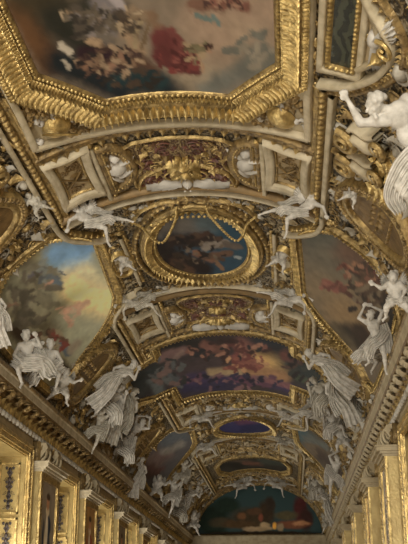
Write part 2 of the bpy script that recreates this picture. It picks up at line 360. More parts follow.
# cornices: swept profile, brackets, leaf frieze and hanging edge
def cornice(sd, idx):
    root = empty('trim_%d' % idx, (sd * WX, 30, 7), None, None); root['kind'] = 'structure'
    def ex(mbx, prof, ya=-4.0, yb=Y1, n=60):
        ys = np.linspace(ya, yb, n); G = np.array([[(sd * (WX - d), yy, z) for (d, z) in prof] for yy in ys]); mbx.grid(G if sd > 0 else G[:, ::-1])
    kids = []
    mb = MB(); ex(mb, [(-.05, 7.58), (.30, 7.56), (.42, 7.53), (.45, 7.49), (.45, 7.42), (.42, 7.40)]); kids.append(mb.build('lip_moulding', GOLD_DULL))
    mb = MB(); ex(mb, [(.42, 7.41), (.39, 7.37), (.37, 7.20), (.35, 7.18)]); kids.append(mb.build('cream_fascia', CREAM_DIM if sd > 0 else CREAM, smooth=False))  # left fascia a lighter cream, its colour making up for weak light there
    mb = MB(); ex(mb, [(.36, 7.19), (.33, 7.14), (.15, 7.13), (.15, 6.98), (.12, 6.94), (.06, 6.90)]); kids.append(mb.build('soffit', BROWN, smooth=False))
    mb = MB(); ex(mb, [(.06, 6.92), (.09, 6.90), (.05, 6.86), (.04, 6.66), (.08, 6.62)]); kids.append(mb.build('frieze_ground', GOLD))
    mb = MB(); ex(mb, [(.08, 6.63), (.15, 6.60), (.15, 6.55), (.10, 6.50), (.02, 6.47), (0.0, 6.45)]); kids.append(mb.build('lower_moulding', CREAM))
    mb = MB(); yy = 6.0
    while yy < Y1 - .5:          # scrolled brackets under the projecting lip
        pts = [(.10, 7.00), (.16, 6.96), (.24, 7.0), (.30, 7.07), (.30, 7.13)]
        G = np.array([[(sd * (WX - d), yy + .17 * math.cos(a), z - (.07 * math.sin(a))) for a in np.linspace(0, math.pi, 7)] for d, z in pts]); mb.grid(G if sd < 0 else G[::-1])
        v, q, t = dome(8, 3, .17, .10, .09); mb.add(np.stack([sd * (WX - .28 - v[:, 1] * .8), yy + v[:, 0], 7.06 - v[:, 2]], 1), q)
        mb.box((min(sd * (WX - .33), sd * (WX - .1)), yy - .19, 7.09), (max(sd * (WX - .33), sd * (WX - .1)), yy + .19, 7.13)); yy += .82
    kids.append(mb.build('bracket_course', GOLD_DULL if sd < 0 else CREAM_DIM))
    mb = MB(); yy = 6.0; k = 0
    while yy < Y1 - .3:          # upright leaves of the frieze
        v, q, t = U_LEAF if k % 2 == 0 else U_EGG
        kk = .34 if k % 2 == 0 else .27; zz = 6.60 if k % 2 == 0 else 6.76
        mb.add(np.stack([sd * (WX - .05 - v[:, 2] * kk * .8), yy + v[:, 0] * kk * 1.5, zz + v[:, 1] * kk], 1), q[:, ::(1 if sd < 0 else -1)]); yy += .27; k += 1
    kids.append(mb.build('leaf_frieze', GOLD_BRIGHT if sd < 0 else GOLD))  # left leaves in brighter gold: missing light put into their colour
    mb = MB(); yy = 6.0
    while yy < Y1 - .3:
        v, q, t = dome(8, 3, .16, .09, .09); mb.add(np.stack([sd * (WX - .14 - v[:, 2] * .8), yy + v[:, 0], 6.52 - v[:, 1] * 1.0], 1), q); yy += .34
    kids.append(mb.build('scalloped_edge', STUCCO_DIM))
    adopt(root, *kids); return root
cornice(-1, 1); cornice(1, 2)
mb = MB()
G = np.array([[(xx, Y1 - d, z) for (d, z) in [(-.02, 7.58), (.4, 7.55), (.42, 7.42), (.36, 7.36), (.33, 7.2), (.15, 7.15), (.1, 6.9), (.04, 6.86), (.04, 6.6), (.12, 6.55), (0, 6.45)]] for xx in np.linspace(-4.95, 4.95, 40)]); mb.grid(G[::-1])
tag(mb.build('trim_3', CREAM_DIM), kind='structure')
# ------------------------------------------------------------------ ribs that cross or run along the vault
CORD = [(-.05, 0), (-.045, .05), (-.015, .075), (.015, .075), (.045, .05), (.05, 0)]
def prof(wd, h, kind='torus'):
    if kind == 'torus': return [(wd * math.cos(a) * -1, h * math.sin(a)) for a in np.linspace(0, math.pi, 7)]
    if kind == 'flat': return [(-wd, -.03), (-wd, h * .8), (-wd * .8, h), (wd * .8, h), (wd, h * .8), (wd, -.03)]
    if kind == 'cove': return [(-wd, -.03), (-wd, h), (-wd * .8, h * 1.05), (-wd * .4, h * .55), (wd * .4, h * .3), (wd * .8, h * .35), (wd, h * .3), (wd, -.03)]
    if kind == 'ogee': return [(-wd, -.03), (-wd, h * .9), (-wd * .75, h), (-wd * .55, h * .7), (-wd * .2, h * .6), (wd * .2, h * .85), (wd * .6, h * .5), (wd * .8, h * .45), (wd, h * .3), (wd, -.03)]
def rib(path, wd, h, kind, m, label, closed=False, cat='moulding', name='moulding', beads=None, group=None, h0=0.0, structure=None):
    mb = MB(); sweep(mb, path, prof(wd, h, kind), closed, .2, h0); o = mb.build(name, m)
    if structure: o.name = structure; o['kind'] = 'structure'
    else: tag(o, label, cat, group)
    if beads:
        unit, step, scl, bm, off, hh = beads
        mb = MB(); a, b, c, d = ticks(path, step, closed, off); stamp(mb, unit, a, b, c, d, scl, hh); k = mb.build('bead_row' if unit is U_BEAD else 'leaf_row', bm); k.parent = o
    return o
tn = [10]
def trim(path, wd, h, kind, m, beads=None, closed=False, h0=0.0):
    o = rib(path, wd, h, kind, m, None, closed, beads=beads, h0=h0, structure='trim_%d' % tn[0]); tn[0] += 1; return o
def across(y, d=36, bow=0.0): return [(S(a), y + bow * (1 - (a / d) ** 2)) for a in np.linspace(-d, d, 25)]
def along(deg, ya, yb): return [(S(deg), yy) for yy in np.linspace(ya, yb, max(2, int((yb - ya) / 1.0)))]
B_ = lambda step, k, m, off=0, h=.05: (U_BEAD, step, k, m, off, h)
Lf = lambda step, k, m, off=0, h=.04: (U_LEAF, step, k, m, off, h)
Eg = lambda step, k, m, off=0, h=.04: (U_EGG, step, k, m, off, h)
SECTS = [(17.9, 20.95, 1), (28.35, 32.35, -1), (43.0, 45.9, 1), (53.3, 57.2, -1), (67.0, 70.2, 1)]
for sg in (-1, 1):
    # long runs beside the central compartments
    for (ya, yb) in ((15.3, 20.9), (28.6, 33.8), (39.6, 45.8), (53.6, 70.5)):
        trim(along(sg * 37.6, ya, yb), .10, .12, 'torus', GOLD_DULL, B_(.2, .15, GOLD, 0, .10))
        trim(along(sg * 40.0, ya, yb), .06, .16, 'flat', CREAM)
        trim(along(sg * 35.7, ya + .0, yb), .075, .10, 'ogee', GOLD)
for (ya, yb, dr) in SECTS:
    a, b = (ya, yb) if dr > 0 else (yb, ya)
    trim(across(a + .05 * dr, 36), .16, .12, 'ogee', GOLD_DULL, Lf(.26, .22, GOLD, 0, .06))
    trim(across(b - .05 * dr, 38), .17, .20, 'cove', BROWN)
    trim(across(b + .33 * dr, 38), .16, .16, 'cove', CREAM, B_(.2, .1, GOLD, -.1, .1))
    for sg in (-1, 1):
        trim(along(sg * 21.8, ya + .25, yb - .2), .055, .15, 'flat', CREAM)
        trim(along(sg * 20.2, ya + .25, yb - .2), .06, .08, 'torus', GOLD, B_(.24, .14, GOLD_BRIGHT, 0, .05))
# curved cream run that bows past the figures at each side
for sg in (-1, 1):
    for k, (ya, dr) in enumerate(((20.7, 1), (29.2, -1), (45.6, 1), (54.4, -1))):
        p = smooth_path(PS((sg * 40.0, ya - .1 * dr), (sg * 40.2, ya + .35 * dr), (sg * 38.5, ya + 1.0 * dr), (sg * 34.5, ya + 1.55 * dr), (sg * 30, ya + 1.95 * dr), (sg * 27, ya + 2.0 * dr)))
        trim(p, .06, .20, 'flat', CREAM)
        q = offset(p, .17 * sg * dr, False); trim(q, .06, .12, 'torus', GOLD, B_(.2, .13, GOLD_BRIGHT, 0, .08))
# ------------------------------------------------------------------ gilded frames with leaf and bead courses
def framed_painting(name, label, poly, width, height, base, blobs, cat='painting', big=True, m=GOLD, mb_=GOLD_BRIGHT, **k):
    """canvas within a moulded, leaf-carved gilt frame; poly = sight edge"""
    root = vault_thing(name, label, cat, poly, 'side vault paintings' if name == 'lunette_painting' else None)
    cv = canvas(poly, base, blobs, **k)
    mb = MB(); w_, H = width, height
    sweep(mb, poly, [(-.02, 0), (-.02, H * .12), (.05 * w_, H * .22), (.12 * w_, H * .22), (.17 * w_, H * .15), (.24 * w_, H * .3), (.30 * w_, H * .25), (.45 * w_, H * .5), (.62 * w_, H * .75), (.80 * w_, H * .7), (.86 * w_, H * .4), (.92 * w_, H * .6), (1.0 * w_, H * .4), (1.0 * w_, -.03)], True, .15)
    fr = mb.build('frame', m)
    mb = MB(); st = .21 * w_ if big else .42 * w_
    a, b, c, d = ticks(poly, st, True, .62 * w_); sg = 1 if area_sign(poly) < 0 else -1
    stamp(mb, xf(U_LEAF, 0, -.5, 0, kx=.72 if big else 1.15, kz=.8 if big else 1), a, b, c, d, .56 * w_ if big else .58 * w_, H * .72, sg)
    if big: stamp(mb, U_EGG, *ticks(poly, st * .8, True, .90 * w_), .24 * w_, H * .6)
    lv = mb.build('leaf_course', mb_); mb = MB()
    if big: stamp(mb, xf(U_LEAF, 0, -.5, 0), *ticks(poly, st * .6, True, .28 * w_), .2 * w_, H * .3, sg)
    stamp(mb, U_BEAD, *ticks(poly, .16 * w_ if big else .3 * w_, True, .10 * w_), .13 * w_ if big else .2 * w_, H * .2)
    bd = mb.build('bead_course', mb_); adopt(root, cv, fr, lv, bd); return root
OCT = PS((-14, 16.6), (14.3, 16.6), (26, 15.1), (26, 8.6), (14.3, 7.1), (-14.3, 7.1), (-26, 8.6), (-26, 15.1))
b1 = [ # x0,y0,x1,y1,half width,colour,softness
 (20,8,50,60,16,(96,62,26),.6),(0,-20,60,10,22,(60,50,28),.7),(60,20,90,40,20,(38,38,28),.7),(90,5,120,15,14,(50,48,36),.7),
 (60,60,120,85,16,(22,30,34),.7),(110,75,180,88,14,(20,30,38),.7),(185,60,215,92,18,(150,132,104),.9),(220,30,270,50,26,(152,128,100),.9),
 (215,5,270,8,16,(148,122,96),.9),(255,55,275,60,12,(84,84,76),.8),(240,72,262,62,12,(98,98,88),.8),(205,88,225,80,10,(104,104,94),.8),
 (200,20,215,40,20,(150,124,98),.9),(70,12,100,20,3.5,(128,104,74),.5),(62,10,66,17,1.6,(170,146,112),.4),
 (61,42,71,50,4,(176,164,142),.35),(62,58,68,66,2,(160,150,130),.4),(85,20,105,40,9,(98,88,76),.5),(100,0,118,28,9,(112,104,104),.5),(112,-5,122,10,5,(150,140,140),.4),
 (90,36,100,44,4,(164,134,96),.4),(80,60,110,68,5,(128,92,66),.5),(108,62,122,58,8,(136,98,72),.5),(84,50,108,52,7,(44,22,30),.6),
 (124,30,140,50,6,(150,122,88),.5),(120,15,134,30,6,(70,58,44),.5),(140,22,134,50,2.2,(150,130,92),.4),(147,20,142,48,1.6,(110,88,58),.4),
 (134,10,152,14,6,(128,106,78),.5),(150,12,158,30,5,(120,92,64),.5),(136,60,150,72,9,(84,56,38),.5),(122,74,160,82,9,(24,52,56),.6),
 (160,36,180,52,11,(100,40,36),.4),(158,52,190,66,8,(90,34,32),.4),(178,42,176,66,7,(106,48,42),.4),(170,30,180,40,5,(112,52,46),.4),(160,60,196,70,4,(88,36,34),.5),
 (186,44,200,52,5,(150,126,90),.4),(190,48,206,44,4,(112,104,70),.4),(206,46,212,46,2.6,(60,34,24),.3),(207,49,210,51,2.0,(158,120,88),.3),(196,54,202,68,2.2,(150,116,84),.4),
 (192,2,222,6,7,(110,76,56),.5),(226,0,246,4,6,(116,70,52),.5),(196,14,214,22,2.5,(96,112,104),.4),(214,18,222,26,2,(98,116,110),.4),(204,-4,216,2,3,(150,112,84),.4)]
framed_painting('octagonal_painting', 'largest ceiling painting, an octagon of sky and red-robed figures in a heavy gilt frame', OCT, .66, .30, (120, 104, 84), b1, seed=4, warp=.07, m=GOLD, gain=1.15, detail=[
 (92, 18, 26, 16, 45, [(78, 68, 56), (52, 46, 38), (120, 110, 104), (96, 84, 66)], 3), (110, 58, 34, 14, 50, [(120, 92, 66), (64, 44, 36), (150, 124, 92), (40, 32, 30), (88, 62, 48)], 2.6),
 (178, 54, 22, 16, 40, [(112, 42, 36), (78, 28, 25), (130, 64, 54), (92, 38, 32)], 2.4), (198, 52, 12, 10, 12, [(150, 124, 88), (110, 98, 66), (84, 72, 48)], 2), (132, 20, 16, 18, 24, [(120, 98, 70), (160, 138, 104), (66, 52, 38)], 2),
 (225, 2, 22, 7, 26, [(120, 74, 58), (70, 44, 36), (150, 110, 84)], 2), (255, 50, 20, 22, 16, [(100, 98, 86), (128, 118, 98)], 4), (140, 76, 34, 8, 20, [(22, 44, 48), (40, 34, 28), (70, 54, 40)], 3)])
mb = MB(); 
TON = ellipse(0, 24.75, S(14.6), 2.35, 64)
b2 = [(150,245,175,262,14,(28,20,18),.6),(160,228,200,225,10,(92,86,78),.7),(205,222,225,228,10,(70,84,88),.7),(230,235,250,262,14,(30,66,84),.7),(215,262,240,272,12,(30,62,80),.7),
 (170,240,215,242,7,(38,26,20),.6),(168,258,205,268,10,(30,20,18),.6),(192,236,206,234,3,(66,44,30),.5),(208,232,216,238,2.2,(58,40,28),.5),(205,246,226,242,4,(128,116,102),.4),(226,243,240,246,3.4,(90,78,68),.4),
 (196,252,212,258,3.5,(118,78,52),.5),(205,256,230,252,3,(90,64,46),.5),(216,260,222,268,1.8,(120,88,60),.4),(175,262,190,272,5,(70,48,32),.5),(236,256,240,258,1.5,(130,140,140),.4)]
def tondo(label, poly, base, blobs, nm='oval_painting', **k):
    return framed_painting(nm, label, poly, .44, .20, base, blobs, big=False, **k)
tondo('oval painting of a dark winged figure against blue night sky, nearest the octagon', TON, (36, 74, 94), b2, seed=8, warp=.06, gain=1.25, detail=[(200, 246, 34, 14, 40, [(40, 28, 22), (70, 52, 38), (26, 20, 18), (100, 84, 66)], 2), (170, 262, 20, 12, 20, [(34, 26, 20), (54, 40, 28)], 2.6)])
trim(ellipse(0, 24.75, S(21.5), 3.15, 64), .07, .12, 'torus', GOLD_DULL, B_(.22, .12, GOLD, 0, .09), closed=True)
P2 = PS((-27.8, 33.2), (27.8, 33.2), (28.2, 34.2), (46, 34.6), (51, 37.4), (40, 38.8), (28.6, 39.2), (28.2, 41.6), (0, 42.2), (-28.2, 41.6), (-28.6, 39.2), (-40, 38.8), (-51, 37.4), (-46, 34.6), (-28.2, 34.2))
b3 = [(135,385,175,360,16,(44,50,50),.8),(170,345,210,350,12,(38,36,34),.7),(160,358,185,350,5,(118,88,84),.5),(172,362,182,352,3,(140,112,100),.5),(180,372,225,366,14,(66,54,56),.8),
 (185,386,230,384,8,(44,40,72),.6),(190,380,290,388,6,(60,48,84),.6),(205,345,222,350,5,(110,70,58),.5),(222,342,240,346,5,(54,38,36),.6),(240,345,256,352,7,(120,76,66),.5),(238,358,262,364,6,(124,66,60),.5),
 (262,362,280,366,10,(206,164,84),1.0),(250,370,285,376,6,(160,116,70),.9),(210,372,240,372,4,(160,134,92),.7),(232,378,268,384,3.5,(108,62,86),.5),(255,378,290,386,3,(126,80,84),.5),(236,364,258,364,3,(132,76,64),.4),
 (270,342,310,350,12,(48,34,36),.7),(290,360,320,375,12,(52,60,56),.8),(300,372,322,385,9,(46,54,54),.8),(260,338,280,342,8,(40,44,52),.7),(285,355,300,358,5,(100,58,50),.6),(296,376,306,380,3,(66,78,58),.6),(150,380,160,390,5,(84,92,92),.6),(168,372,176,380,4,(74,80,84),.6)]
framed_painting('barrel_painting', 'wide curved ceiling painting of red figures around a golden glow in dark cloud', P2, .34, .16, (58, 48, 50), b3, big=False, seed=12, warp=.14, cat='painting', gain=1.3, detail=[
 (230, 350, 44, 10, 50, [(120, 76, 64), (60, 40, 38), (40, 40, 44), (150, 104, 80), (88, 48, 44)], 2.2), (248, 362, 24, 8, 30, [(140, 80, 64), (110, 56, 50), (190, 140, 90)], 2), (235, 380, 54, 7, 50, [(50, 44, 70), (96, 60, 78), (38, 34, 52), (120, 84, 88)], 2.2),
 (165, 370, 22, 14, 30, [(84, 88, 88), (48, 50, 50), (110, 86, 80)], 2.4), (304, 364, 18, 16, 24, [(56, 60, 54), (40, 34, 36), (84, 60, 50)], 2.4)])
T2 = ellipse(0, 50.2, S(15.6), 2.1, 48)
tondo('small distant oval painting in deep blue and violet', T2, (40, 42, 104), [(222,422,240,420,6,(54,50,110),.7),(238,420,254,420,4,(110,56,96),.6),(245,430,268,428,5,(30,34,90),.6),(250,418,262,420,3,(88,60,110),.6)], seed=15, warp=.2, gain=.85)
P3 = PS((-21, 59.8), (21, 59.8), (25.5, 60.8), (25.5, 63.2), (20, 64.8), (-20, 64.8), (-25.5, 63.2), (-25.5, 60.8))
framed_painting('distant_octagonal_painting', 'small dark landscape painting in a flattened octagonal frame far down the vault', P3, .34, .2, (46, 44, 38), [(225,460,250,462,3,(74,60,46),.7),(245,463,262,464,2,(96,62,48),.6),(262,461,285,462,4,(58,64,56),.7),(222,464,240,466,3,(34,32,26),.7)], big=False, seed=19, warp=.2, cat='painting', gain=1.2)
# side paintings
def side_poly(sg, yc, fl=1.0):
    return [(a, b) for a, b in smooth_path(PS((sg * 32.5, yc - 2.0), (sg * 38, yc - 2.9), (sg * 44.5, yc - 3.5)), 4)] + \
           [(a, b) for a, b in smooth_path(PS((sg * 50, yc - 3.55), (sg * 62, yc - 3.7), (sg * 76, yc - 3.3)), 4)] + \
           [(a, b) for a, b in smooth_path(PS((sg * 79, yc), (sg * 76, yc + 3.9), (sg * 60, yc + 4.1), (sg * 48, yc + 3.8), (sg * 39, yc + 2.9), (sg * 35.0, yc + 1.9)), 4)]
SL = side_poly(-1, 24.9); SR = side_poly(1, 24.9)
bsl = [(30,255,70,248,14,(120,116,84),.9),(58,262,102,258,13,(100,138,162),.8),(55,252,92,248,10,(88,130,168),.7),(76,290,108,300,20,(196,174,108),.7),(86,272,104,280,10,(170,162,122),.9),(60,320,84,340,14,(134,136,110),.9),
 (24,262,52,276,8,(96,92,74),.7),(10,290,40,300,16,(92,90,70),.8),(14,320,45,330,16,(84,78,58),.8),(36,300,60,310,12,(116,114,90),.8),(48,278,58,284,4,(72,84,92),.6),(30,275,42,268,3,(80,78,84),.5),
 (38,286,50,282,2,(150,110,88),.5),(10,305,24,295,4,(120,90,70),.6),(64,312,78,304,4,(158,122,96),.6),(78,306,86,302,3,(160,126,98),.6),(66,318,70,324,2.5,(150,118,94),.6),(18,330,30,345,8,(56,44,32),.6),(34,345,44,358,7,(64,44,36),.6),
 (48,342,54,334,3.5,(104,48,40),.5),(62,345,68,352,4,(64,84,104),.5),(54,360,66,372,7,(52,42,32),.6),(70,350,78,342,4,(132,124,106),.6),(40,262,46,258,2.5,(110,116,110),.6),(96,258,100,270,6,(128,128,104),.8)]
framed_painting('lunette_painting', 'side vault painting of blue and yellow sky with grey clouds above the left cornice', SL, .30, .16, (128, 128, 104), bsl, big=False, seed=23, warp=.10, cat='painting', gain=2.3, detail=[
 (28, 300, 22, 30, 60, [(96, 92, 72), (70, 66, 54), (116, 112, 88), (84, 78, 64)], 3.5), (44, 345, 22, 16, 40, [(60, 46, 34), (88, 62, 46), (110, 54, 44), (128, 118, 92)], 2.4), (48, 272, 14, 8, 14, [(78, 84, 88), (104, 110, 104), (100, 96, 80)], 2), (70, 312, 12, 10, 14, [(158, 126, 100), (150, 130, 104)], 2)])
bsr = [(315,240,345,236,14,(86,88,78),.9),(320,260,345,275,16,(104,96,78),.9),(318,290,350,305,16,(130,110,78),.9),(340,310,365,325,14,(140,112,70),.9),(350,250,380,270,14,(104,78,60),.8),(345,265,358,272,3,(130,74,56),.5),
 (326,282,336,288,3.5,(134,78,64),.5),(340,288,372,312,2,(84,54,42),.5),(355,262,366,270,3,(148,104,70),.5),(366,275,388,300,10,(84,64,48),.7),(375,300,392,325,12,(48,46,42),.7),(360,285,376,305,5,(112,76,50),.6),(345,330,364,345,8,(56,48,38),.7),
 (366,290,378,308,2.5,(140,124,92),.5),(340,266,344,266,2,(88,48,40),.5),(360,330,372,350,8,(60,46,34),.7),(372,262,390,280,6,(122,66,54),.6),(333,330,348,345,7,(92,80,58),.7)]
framed_painting('lunette_painting', 'side vault painting of a dusky sky with small red figures above the right cornice', SR, .30, .16, (110, 96, 74), bsr, big=False, seed=27, warp=.10, cat='painting', gain=1.15, detail=[
 (360, 275, 24, 16, 34, [(120, 78, 58), (88, 58, 46), (150, 106, 76), (70, 56, 46)], 2.4), (372, 305, 18, 24, 34, [(56, 46, 38), (84, 66, 50), (116, 100, 76)], 3), (334, 285, 12, 6, 10, [(140, 88, 70), (110, 66, 54)], 1.8)])
SL2 = side_poly(-1, 49.2); SR2 = side_poly(1, 49.2)
framed_painting('lunette_painting', 'far left side painting of grey and mauve cloud', SL2, .28, .14, (84, 82, 84), [(160,440,180,436,8,(84,92,100),.8),(150,465,165,455,7,(112,92,88),.7),(140,480,150,470,6,(74,52,50),.7),(165,452,180,444,4,(128,124,116),.7),(146,470,160,470,4,(96,66,64),.7)], big=False, seed=31, warp=.3, cat='painting', gain=1.4)
framed_painting('lunette_painting', 'far right side painting of teal sky with brown drapery', SR2, .28, .14, (84, 76, 58), [(300,432,308,440,7,(66,92,98),.8),(310,445,330,462,7,(104,88,66),.7),(320,455,340,475,5,(70,56,44),.7),(306,438,326,446,3,(96,100,92),.7)], big=False, seed=35, warp=.3, cat='painting', gain=1.2)
# ------------------------------------------------------------------ carved relief fields
def field(poly, step, size, mats, seed=1, kinds=None, avoid=(), jitter=.3, sym=False):
    """crowded scrollwork filling a shape: returns one mesh per material, all children of a trim"""
    r = random.Random(seed); P = np.array(poly); kinds = kinds or [U_SCR, U_SCR, U_ROS, U_LEAF, U_LEAF, U_EGG, U_SUN]
    mbs = [MB() for _ in mats]; s0, s1, y0, y1 = P[:, 0].min(), P[:, 0].max(), P[:, 1].min(), P[:, 1].max()
    step = (step[0] * .78, step[1] * .78); size = size * 1.08; s_ = s0
    while s_ < s1:
        y_ = y0
        while y_ < y1:
            a = s_ + step[0] * (.5 + jitter * r.uniform(-1, 1)); b = y_ + step[1] * (.5 + jitter * r.uniform(-1, 1)); y_ += step[1]
            if not inside(poly, np.array([a]), np.array([b]))[0] or any(inside(q, np.array([a]), np.array([b]))[0] for q in avoid): continue
            th = r.uniform(0, 6.28); k = r.randrange(len(kinds)); m = r.randrange(len(mats)); z = size * r.uniform(.7, 1.2)
            U = kinds[k]; U = (U[0] * np.array([1, 1, 1.0]), U[1], U[2])
            stamp(mbs[m], U, a, b, math.cos(th), math.sin(th), z * (.42 if U is kinds[0] or len(U[0]) > 150 else 1.0), 0.0, r.choice((1, -1)))
        s_ += step[0]
    out = [m_.build('scrollwork', mt) for m_, mt in zip(mbs, mats) if m_.n]
    root = bpy.data.objects.new('trim_%d' % tn[0], None); tn[0] += 1; sc.collection.objects.link(root); root['kind'] = 'structure'
    c = centroid(poly); root.location = [float(q) for q in W(c[0], c[1], 0)]; adopt(root, *out); return root
def rect(a0, a1, y0, y1): return PS((a0, y0), (a1, y0), (a1, y1), (a0, y1))
def sector(sg, a0, a1, y0, y1): return rect(*(sorted((sg * a0, sg * a1))), y0, y1)
SMALL = [U_LEAF, U_ROS, U_EGG, U_SCR, U_LEAFS]
def oval_poly(sg, a, yc, ra, ry, tilt=0): 
    return ellipse(S(sg * a), yc, ra, ry, 40)
OVALS = [(60.5, 18.6), (60.5, 30.3), (61, 43.2), (61, 55.2), (61, 67.5)]
for sg in (-1, 1):
    ovp = [oval_poly(sg, a, b, 1.05, 1.15) for a, b in OVALS]
    field(sector(sg, 41, 49.5, 15.3, 21.0), (.34, .42), .34, [GOLD, GOLD_DULL, STUCCO_DIM], 3 + sg, avoid=ovp)
    field(sector(sg, 49.5, 86, 15.5, 21.2), (.40, .5), .40, [GOLD, GOLD_DULL, STUCCO_DIM], 5 + sg, avoid=ovp)
    field(sector(sg, 41.5, 86, 28.9, 33.5), (.36, .45), .36, [GOLD, GOLD_DULL, STUCCO_DIM], 7 + sg, avoid=ovp)
    field(sector(sg, 47.5, 86, 33.5, 45.5), (.42, .62), .5, [GOLD_DULL, GOLD_DULL, STUCCO_DIM, CREAM_DIM], 9 + sg, avoid=ovp)
    field(sector(sg, 41.5, 86, 53.6, 75), (.45, .9), .6, [GOLD, GOLD_DULL, STUCCO_DIM, CREAM_DIM], 11 + sg, avoid=ovp)
    field(sector(sg, 22.5, 30, 21.6, 28.2), (.26, .36), .26, [GOLD, GOLD_DULL, CREAM_DIM], 13 + sg)
    field(sector(sg, 22.5, 31, 46.2, 53.0), (.34, .6), .4, [GOLD, GOLD_DULL, CREAM_DIM], 15 + sg)
    field(sector(sg, 30.5, 39, 34.2, 34.6), (.3, .5), .3, [GOLD], 17)
    field(sector(sg, 30.8, 45, 39.3, 42.8), (.3, .5), .36, [GOLD, GOLD_DULL], 19 + sg)
    field(sector(sg, 29.5, 35, 31.6, 33.9), (.22, .3), .26, [GOLD_BRIGHT, GOLD], 21 + sg)
for (y0_, y1_, d) in ((21.4, 22.5, 20), (27.4, 28.2, 22), (46.2, 47.6, 20), (52.6, 53.2, 22)):
    field(rect(-d, d, y0_, y1_), (.24, .3), .24, [GOLD, STUCCO_DIM, GOLD_DULL], int(y0_ * 3), avoid=[ellipse(0, 24.75, 1.75, 2.75), ellipse(0, 50.2, 1.75, 2.6)])
for (y0_, y1_) in ((42.8, 45.6), (53.6, 57), (57.5, 59.2), (65.5, 67), (67, 75)):
    field(rect(-34, 34, y0_, y1_), (.32, .55), .36, [GOLD, CREAM_DIM, GOLD_DULL], int(y0_ * 5))
# ------------------------------------------------------------------ small panels set in the cross bands
def plate(mb, poly, h, step=(.12, .2)): flat(mb, poly, h, step, 0)
def trophy_panel(sg, yc, ry, a0, a1, label, seed, m=TAN):
    cs = (S(sg * a0) + S(sg * a1)) / 2; rs = abs(S(a1) - S(a0)) / 2
    poly = [(cs - rs, yc - ry), (cs + rs, yc - ry), (cs + rs, yc + ry), (cs - rs, yc + ry)]
    # sides bow gently inward
    bow = []
    for i in range(4):
        p = np.array(poly[i]); q = np.array(poly[(i + 1) % 4]); c = np.array([cs, yc])
        for k in range(6):
            t = k / 6; pt = p + (q - p) * t; bow.append(tuple(pt + (c - pt) * .10 * math.sin(math.pi * t)))
    root = vault_thing('trophy_panel', label, 'relief panel', poly, 'square trophy panels on the vault')
    mb = MB(); flat(mb, bow, .05, (.05, .08)); bg = mb.build('panel_ground', m)
    mb = MB(); sweep(mb, bow, [(-.10, .04), (-.09, .14), (-.02, .16), (0.0, .16), (.07, .22), (.10, .14), (.10, -.02)], True, .1); fr = mb.build('cream_border', CREAM)
    mb = MB(); inner = offset(bow, -.13); stamp(mb, U_BEAD, *ticks(inner, .09, True), .07, .06); sweep(mb, inner, prof(.025, .05), True, .1, .05); bd = mb.build('gilt_bead_edge', GOLD)
    mb = MB(); r = random.Random(seed); R = rs * .6
    # round shield, crossed staffs, ribbons
    stamp(mb, dome(14, 3, 1, 1.4, .35), cs + .1 * rs, yc + .05, 1, 0, R * .55, .06)
    for an in (.75, 2.2): 
        stamp(mb, tubeunit([(-1, 0, .2), (0, 0, .3), (1, 0, .2)], [.07, .06, .1], 5), cs, yc, math.cos(an), math.sin(an), R * 1.35, .06)
    for k in range(26):
        an = r.uniform(0, 6.28); q_ = r.uniform(.55, 1.2); stamp(mb, r.choice((U_LEAF, U_ROS, U_SCR)), cs + R * .8 * q_ * math.cos(an), yc + ry * .55 * q_ * math.sin(an), math.cos(an * 3), math.sin(an * 3), R * r.uniform(.25, .5), .05)
    tr = mb.build('trophy_relief', GOLD_DULL if seed % 2 else BROWN); adopt(root, bg, fr, bd, tr); return root
band = {19.15: 'between octagon and first oval', 30.2: 'between first oval and barrel painting', 44.5: 'beyond the barrel painting', 55.4: 'beyond the small blue oval'}
k = 0
for yc, where in band.items():
    for sg in (-1, 1):
        trophy_panel(sg, yc, 1.0 if yc < 40 else 1.1, 23.4, 34.2, '%s square relief panel of trophies in cream border, %s' % ('left' if sg < 0 else 'right', where), k); k += 1
        cs = S(sg * 28.8)
        field([(cs - .5, yc - 1.3), (cs + .5, yc - 1.3), (cs + .5, yc + 1.3), (cs - .5, yc + 1.3)], (.22, .2), .2, [GREYGREEN, CREAM_DIM], k, SMALL, avoid=[[(cs - .45, yc - .95), (cs + .45, yc - .95), (cs + .45, yc + .95), (cs - .45, yc + .95)]])
def half_medallion(sg, yc, label):
    poly = smooth_path([(S(sg * 20.0), yc - 1.0), (S(sg * 17), yc - .92), (S(sg * 14.2), yc - .6), (S(sg * 13.2), yc), (S(sg * 14.2), yc + .6), (S(sg * 17), yc + .92), (S(sg * 20.0), yc + 1.0)], 4)
    root = vault_thing('half_round_medallion', label, 'medallion', poly, 'half round medallions')
    mb = MB(); inn = offset(poly + [], -.13); flat(mb, poly, .04, (.05, .08)); bg = mb.build('pale_ground', CREAM_DIM)
    mb = MB(); sweep(mb, poly, [(-.16, .03), (-.12, .14), (-.04, .10), (.04, .16), (.10, .10), (.12, -.02)], True, .1); fr = mb.build('gilt_border', GOLD_DULL)
    mb = MB(); stamp(mb, U_BEAD, *ticks(poly, .1, True, -.04), .07, .12); bd = mb.build('bead_edge', GOLD)
    mb = MB(); c = S(sg * 17.0)       # small crouching winged child in relief
    for (a, b, rx, ry, rz, an) in ((0, 0, .22, .30, .18, .3), (.02, -.42, .13, .15, .16, 0), (.16, .22, .10, .30, .12, .9), (-.1, .35, .09, .3, .1, -.5), (.2, -.2, .07, .26, .12, 1.2), (-.2, -.25, .10, .34, .08, -.8), (-.22, .05, .12, .4, .06, -.3)):
        stamp(mb, dome(8, 3, rx, ry, rz), c + a * .9, yc + b * 1.25, math.cos(an), math.sin(an), 1.0, .05)
    fg = mb.build('white_relief_child', STUCCO); adopt(root, bg, fr, bd, fg)
